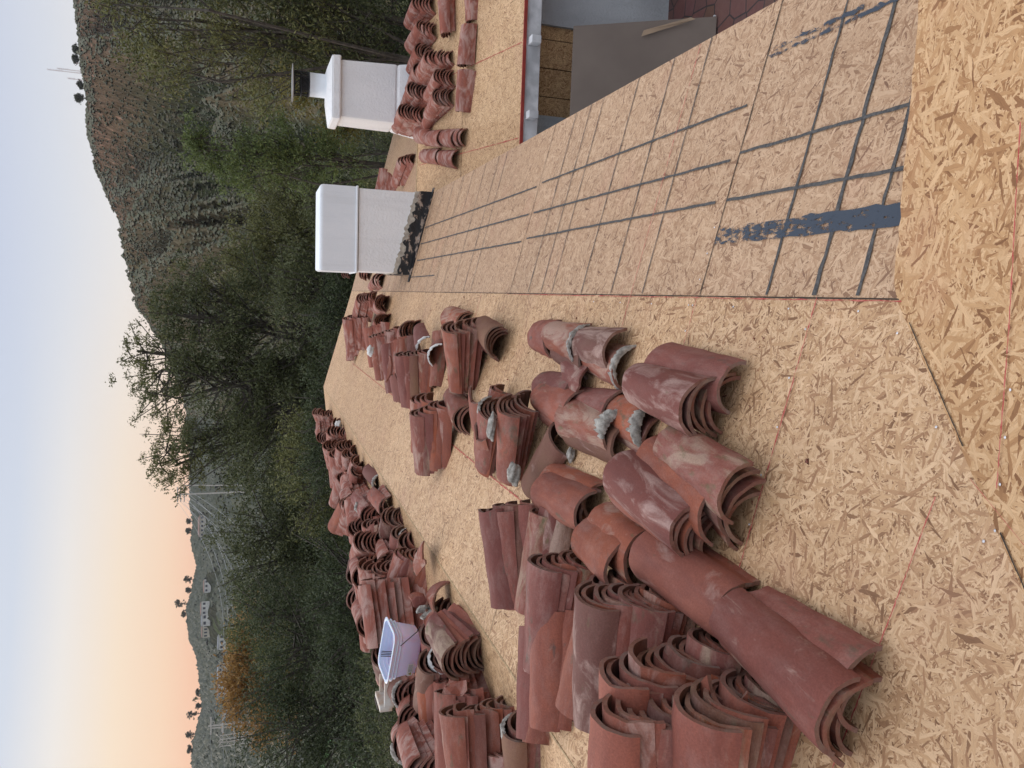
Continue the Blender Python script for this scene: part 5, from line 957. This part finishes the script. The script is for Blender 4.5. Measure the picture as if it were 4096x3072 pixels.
# houses on the far slope
M_hwall = plain('house_white', (.62, .62, .58), .8, scale=.4); M_hcream = plain('house_cream', (.50, .47, .38), .8, scale=.4); M_hroof = plain('house_roof', (.22, .13, .10), .8, scale=.5); M_hroof2 = plain('house_roof_grey', (.25, .26, .28), .8, scale=1.5, col2=(.12, .13, .14)); M_hwin = plain('house_window', (.05, .06, .08), .2, scale=1)
def house(az, el, w, h, wall, roofm, label, r=None, nw=4, rows=1, d=None):
    r = r or find_r(az, el-.25); b = at(az, r); a = R(az); M3 = Matrix.Rotation(-a, 3, 'Z'); d = d or w*.5
    root = empty('hillside_house', b, label, 'house', 'houses on the canyon slopes'); B_ = MB(); B_.box(b+Vector((0, 0, h/2-1)), (w, d, h+2), M3); wl = B_.build('wall', wall, root)
    B_ = MB(); rz = h; hh = w*.09
    V = [M3 @ Vector(q) for q in [(-w*.53, -d*.55, 0), (w*.53, -d*.55, 0), (w*.53, d*.55, 0), (-w*.53, d*.55, 0), (-w*.35, 0, hh+.01), (w*.35, 0, hh+.01)]]; V = [b+Vector((0, 0, rz+.02))+q for q in V]
    B_.add(V, [(3, 2, 1, 0), (0, 1, 5, 4), (1, 2, 5), (2, 3, 4, 5), (3, 0, 4)]); B_.build('roof', roofm, root)
    for ro in range(rows):
        for i in range(nw):
            x = (i+.5)/nw*w-w/2; B_ = MB(); B_.box(b+M3 @ Vector((x, -d/2-.04, h*(ro+.5)/rows)), (w/nw*.5, .12, h/rows*.45), M3); B_.build('window', M_hwin, root)
    return root
house(-25.98, 2.26, 12, 6, M_hcream, M_hroof2, 'cream two-storey house above the orange tree', nw=4, rows=2)
house(-27.05, 2.24, 10, 5, M_hwall, M_hroof, 'pale green-white house left of the cream two-storey house', nw=5, rows=2)
house(-21.84, 3.5, 12, 5, M_hwall, M_hroof, 'white hilltop house under the highest skyline crown', nw=3)
house(-22.6, 3.45, 9, 4, M_hwall, M_hroof2, 'second white hilltop house in the row', nw=2)
house(-23.3, 3.4, 10, 5, M_hcream, M_hroof, 'left end house of the hilltop row, cream walls', nw=4)
house(-20.4, 3.45, 12, 4, M_hwall, M_hroof, 'small white hilltop house at the right end of the row', nw=3)
house(-16.4, 3.75, 22, 5, M_hcream, M_hroof, 'cream house on a green shelf right of the wires', nw=5)
house(-24.1, 2.4, 10, 4, M_hwall, M_hroof2, 'small white house alone above the evergreen', nw=3)
house(-28.7, 2.1, 9, 4, M_hwall, M_hroof2, 'white house beside the tall utility pole', nw=3)
house(-28.4, .4, 7, 3.2, M_hwall, M_hroof2, 'white cottage glimpsed through the orange tree', nw=3, r=95)
house(17, .4, 7, 3.4, M_hcream, M_hroof2, 'cream house glimpsed through the twigs at the right', nw=3, r=110)
house(-9.8, -.4, 6, 3, M_hwall, M_hroof2, 'greenish white house glimpsed through the oak branches', nw=4, r=90)
# lawn
la = [(-33.5, 130), (-31.2, 128), (-31.0, 165), (-33.8, 170)]; B_ = MB(); B_.add([at(a, r, .35+1.2*(r > 150)) for a, r in la], [(0, 1, 2, 3)]); tag(B_.build('lawn', plain('lawn_green', (.06, .17, .035), .9, scale=.3)), kind='structure')
# neighbour below the canyon side: grey roof, pink wall, iron fence, street
def low_box(name, c, d, az, mat, label, cat, rot=0):
    B_ = MB(); B_.box(c, d, Matrix.Rotation(-R(az+rot), 3, 'Z')); return tag(B_.build(name, mat), label, cat)
nb = house(11.9, -3.4, 7, 2.6, M_hcream, M_hroof2, 'nearby bungalow with a grey shingle roof behind the cap chimney', r=34, nw=3, d=5); del nb['group']
M_pink = plain('pink_wall', (.42, .26, .23), .85, scale=1); M_iron = plain('iron', (.02, .02, .02), .5, .5)
for (a0, a1, r, lb) in [(7.5, 12, 26, 'pink garden wall with iron railing right of the square chimney'), (-7.5, 0.5, 24, 'pink garden wall with iron railing behind the roof peak')]:
    p0 = at(a0, r); p1 = at(a1, r); z = min(p0.z, p1.z); root = empty('garden_wall', (p0+p1)/2, lb, 'wall'); d = p1-p0; ln = math.hypot(d.x, d.y); M3 = Matrix.Rotation(math.atan2(d.y, d.x), 3, 'Z'); c = (p0+p1)/2
    B_ = MB(); B_.box((c.x, c.y, z+.45), (ln, .2, 1.6), M3); B_.build('masonry', M_pink, root); B_ = MB()
    for q in np.arange(0, ln, .14): v = p0+d*(q/ln); B_.box((v.x, v.y, z+1.75), (.02, .02, 1.0))
    B_.box((c.x, c.y, z+2.2), (ln, .03, .04), M3); B_.box((c.x, c.y, z+1.4), (ln, .03, .04), M3); B_.build('railing', M_iron, root)
# ------------------------------------------------------------------ canyon air
mt = bpy.data.materials.new('haze_air'); mt.use_nodes = True; nt = mt.node_tree; nt.nodes.clear()
pv = nt.nodes.new('ShaderNodeVolumePrincipled'); pv.inputs['Color'].default_value = (.86, .88, .95, 1); pv.inputs['Density'].default_value = .00007; pv.inputs['Anisotropy'].default_value = .2
oo = nt.nodes.new('ShaderNodeOutputMaterial'); nt.links.new(pv.outputs[0], oo.inputs['Volume'])
tag(MB().box((0, 0, 55), (3400, 3400, 330)).build('haze', mt), kind='stuff')
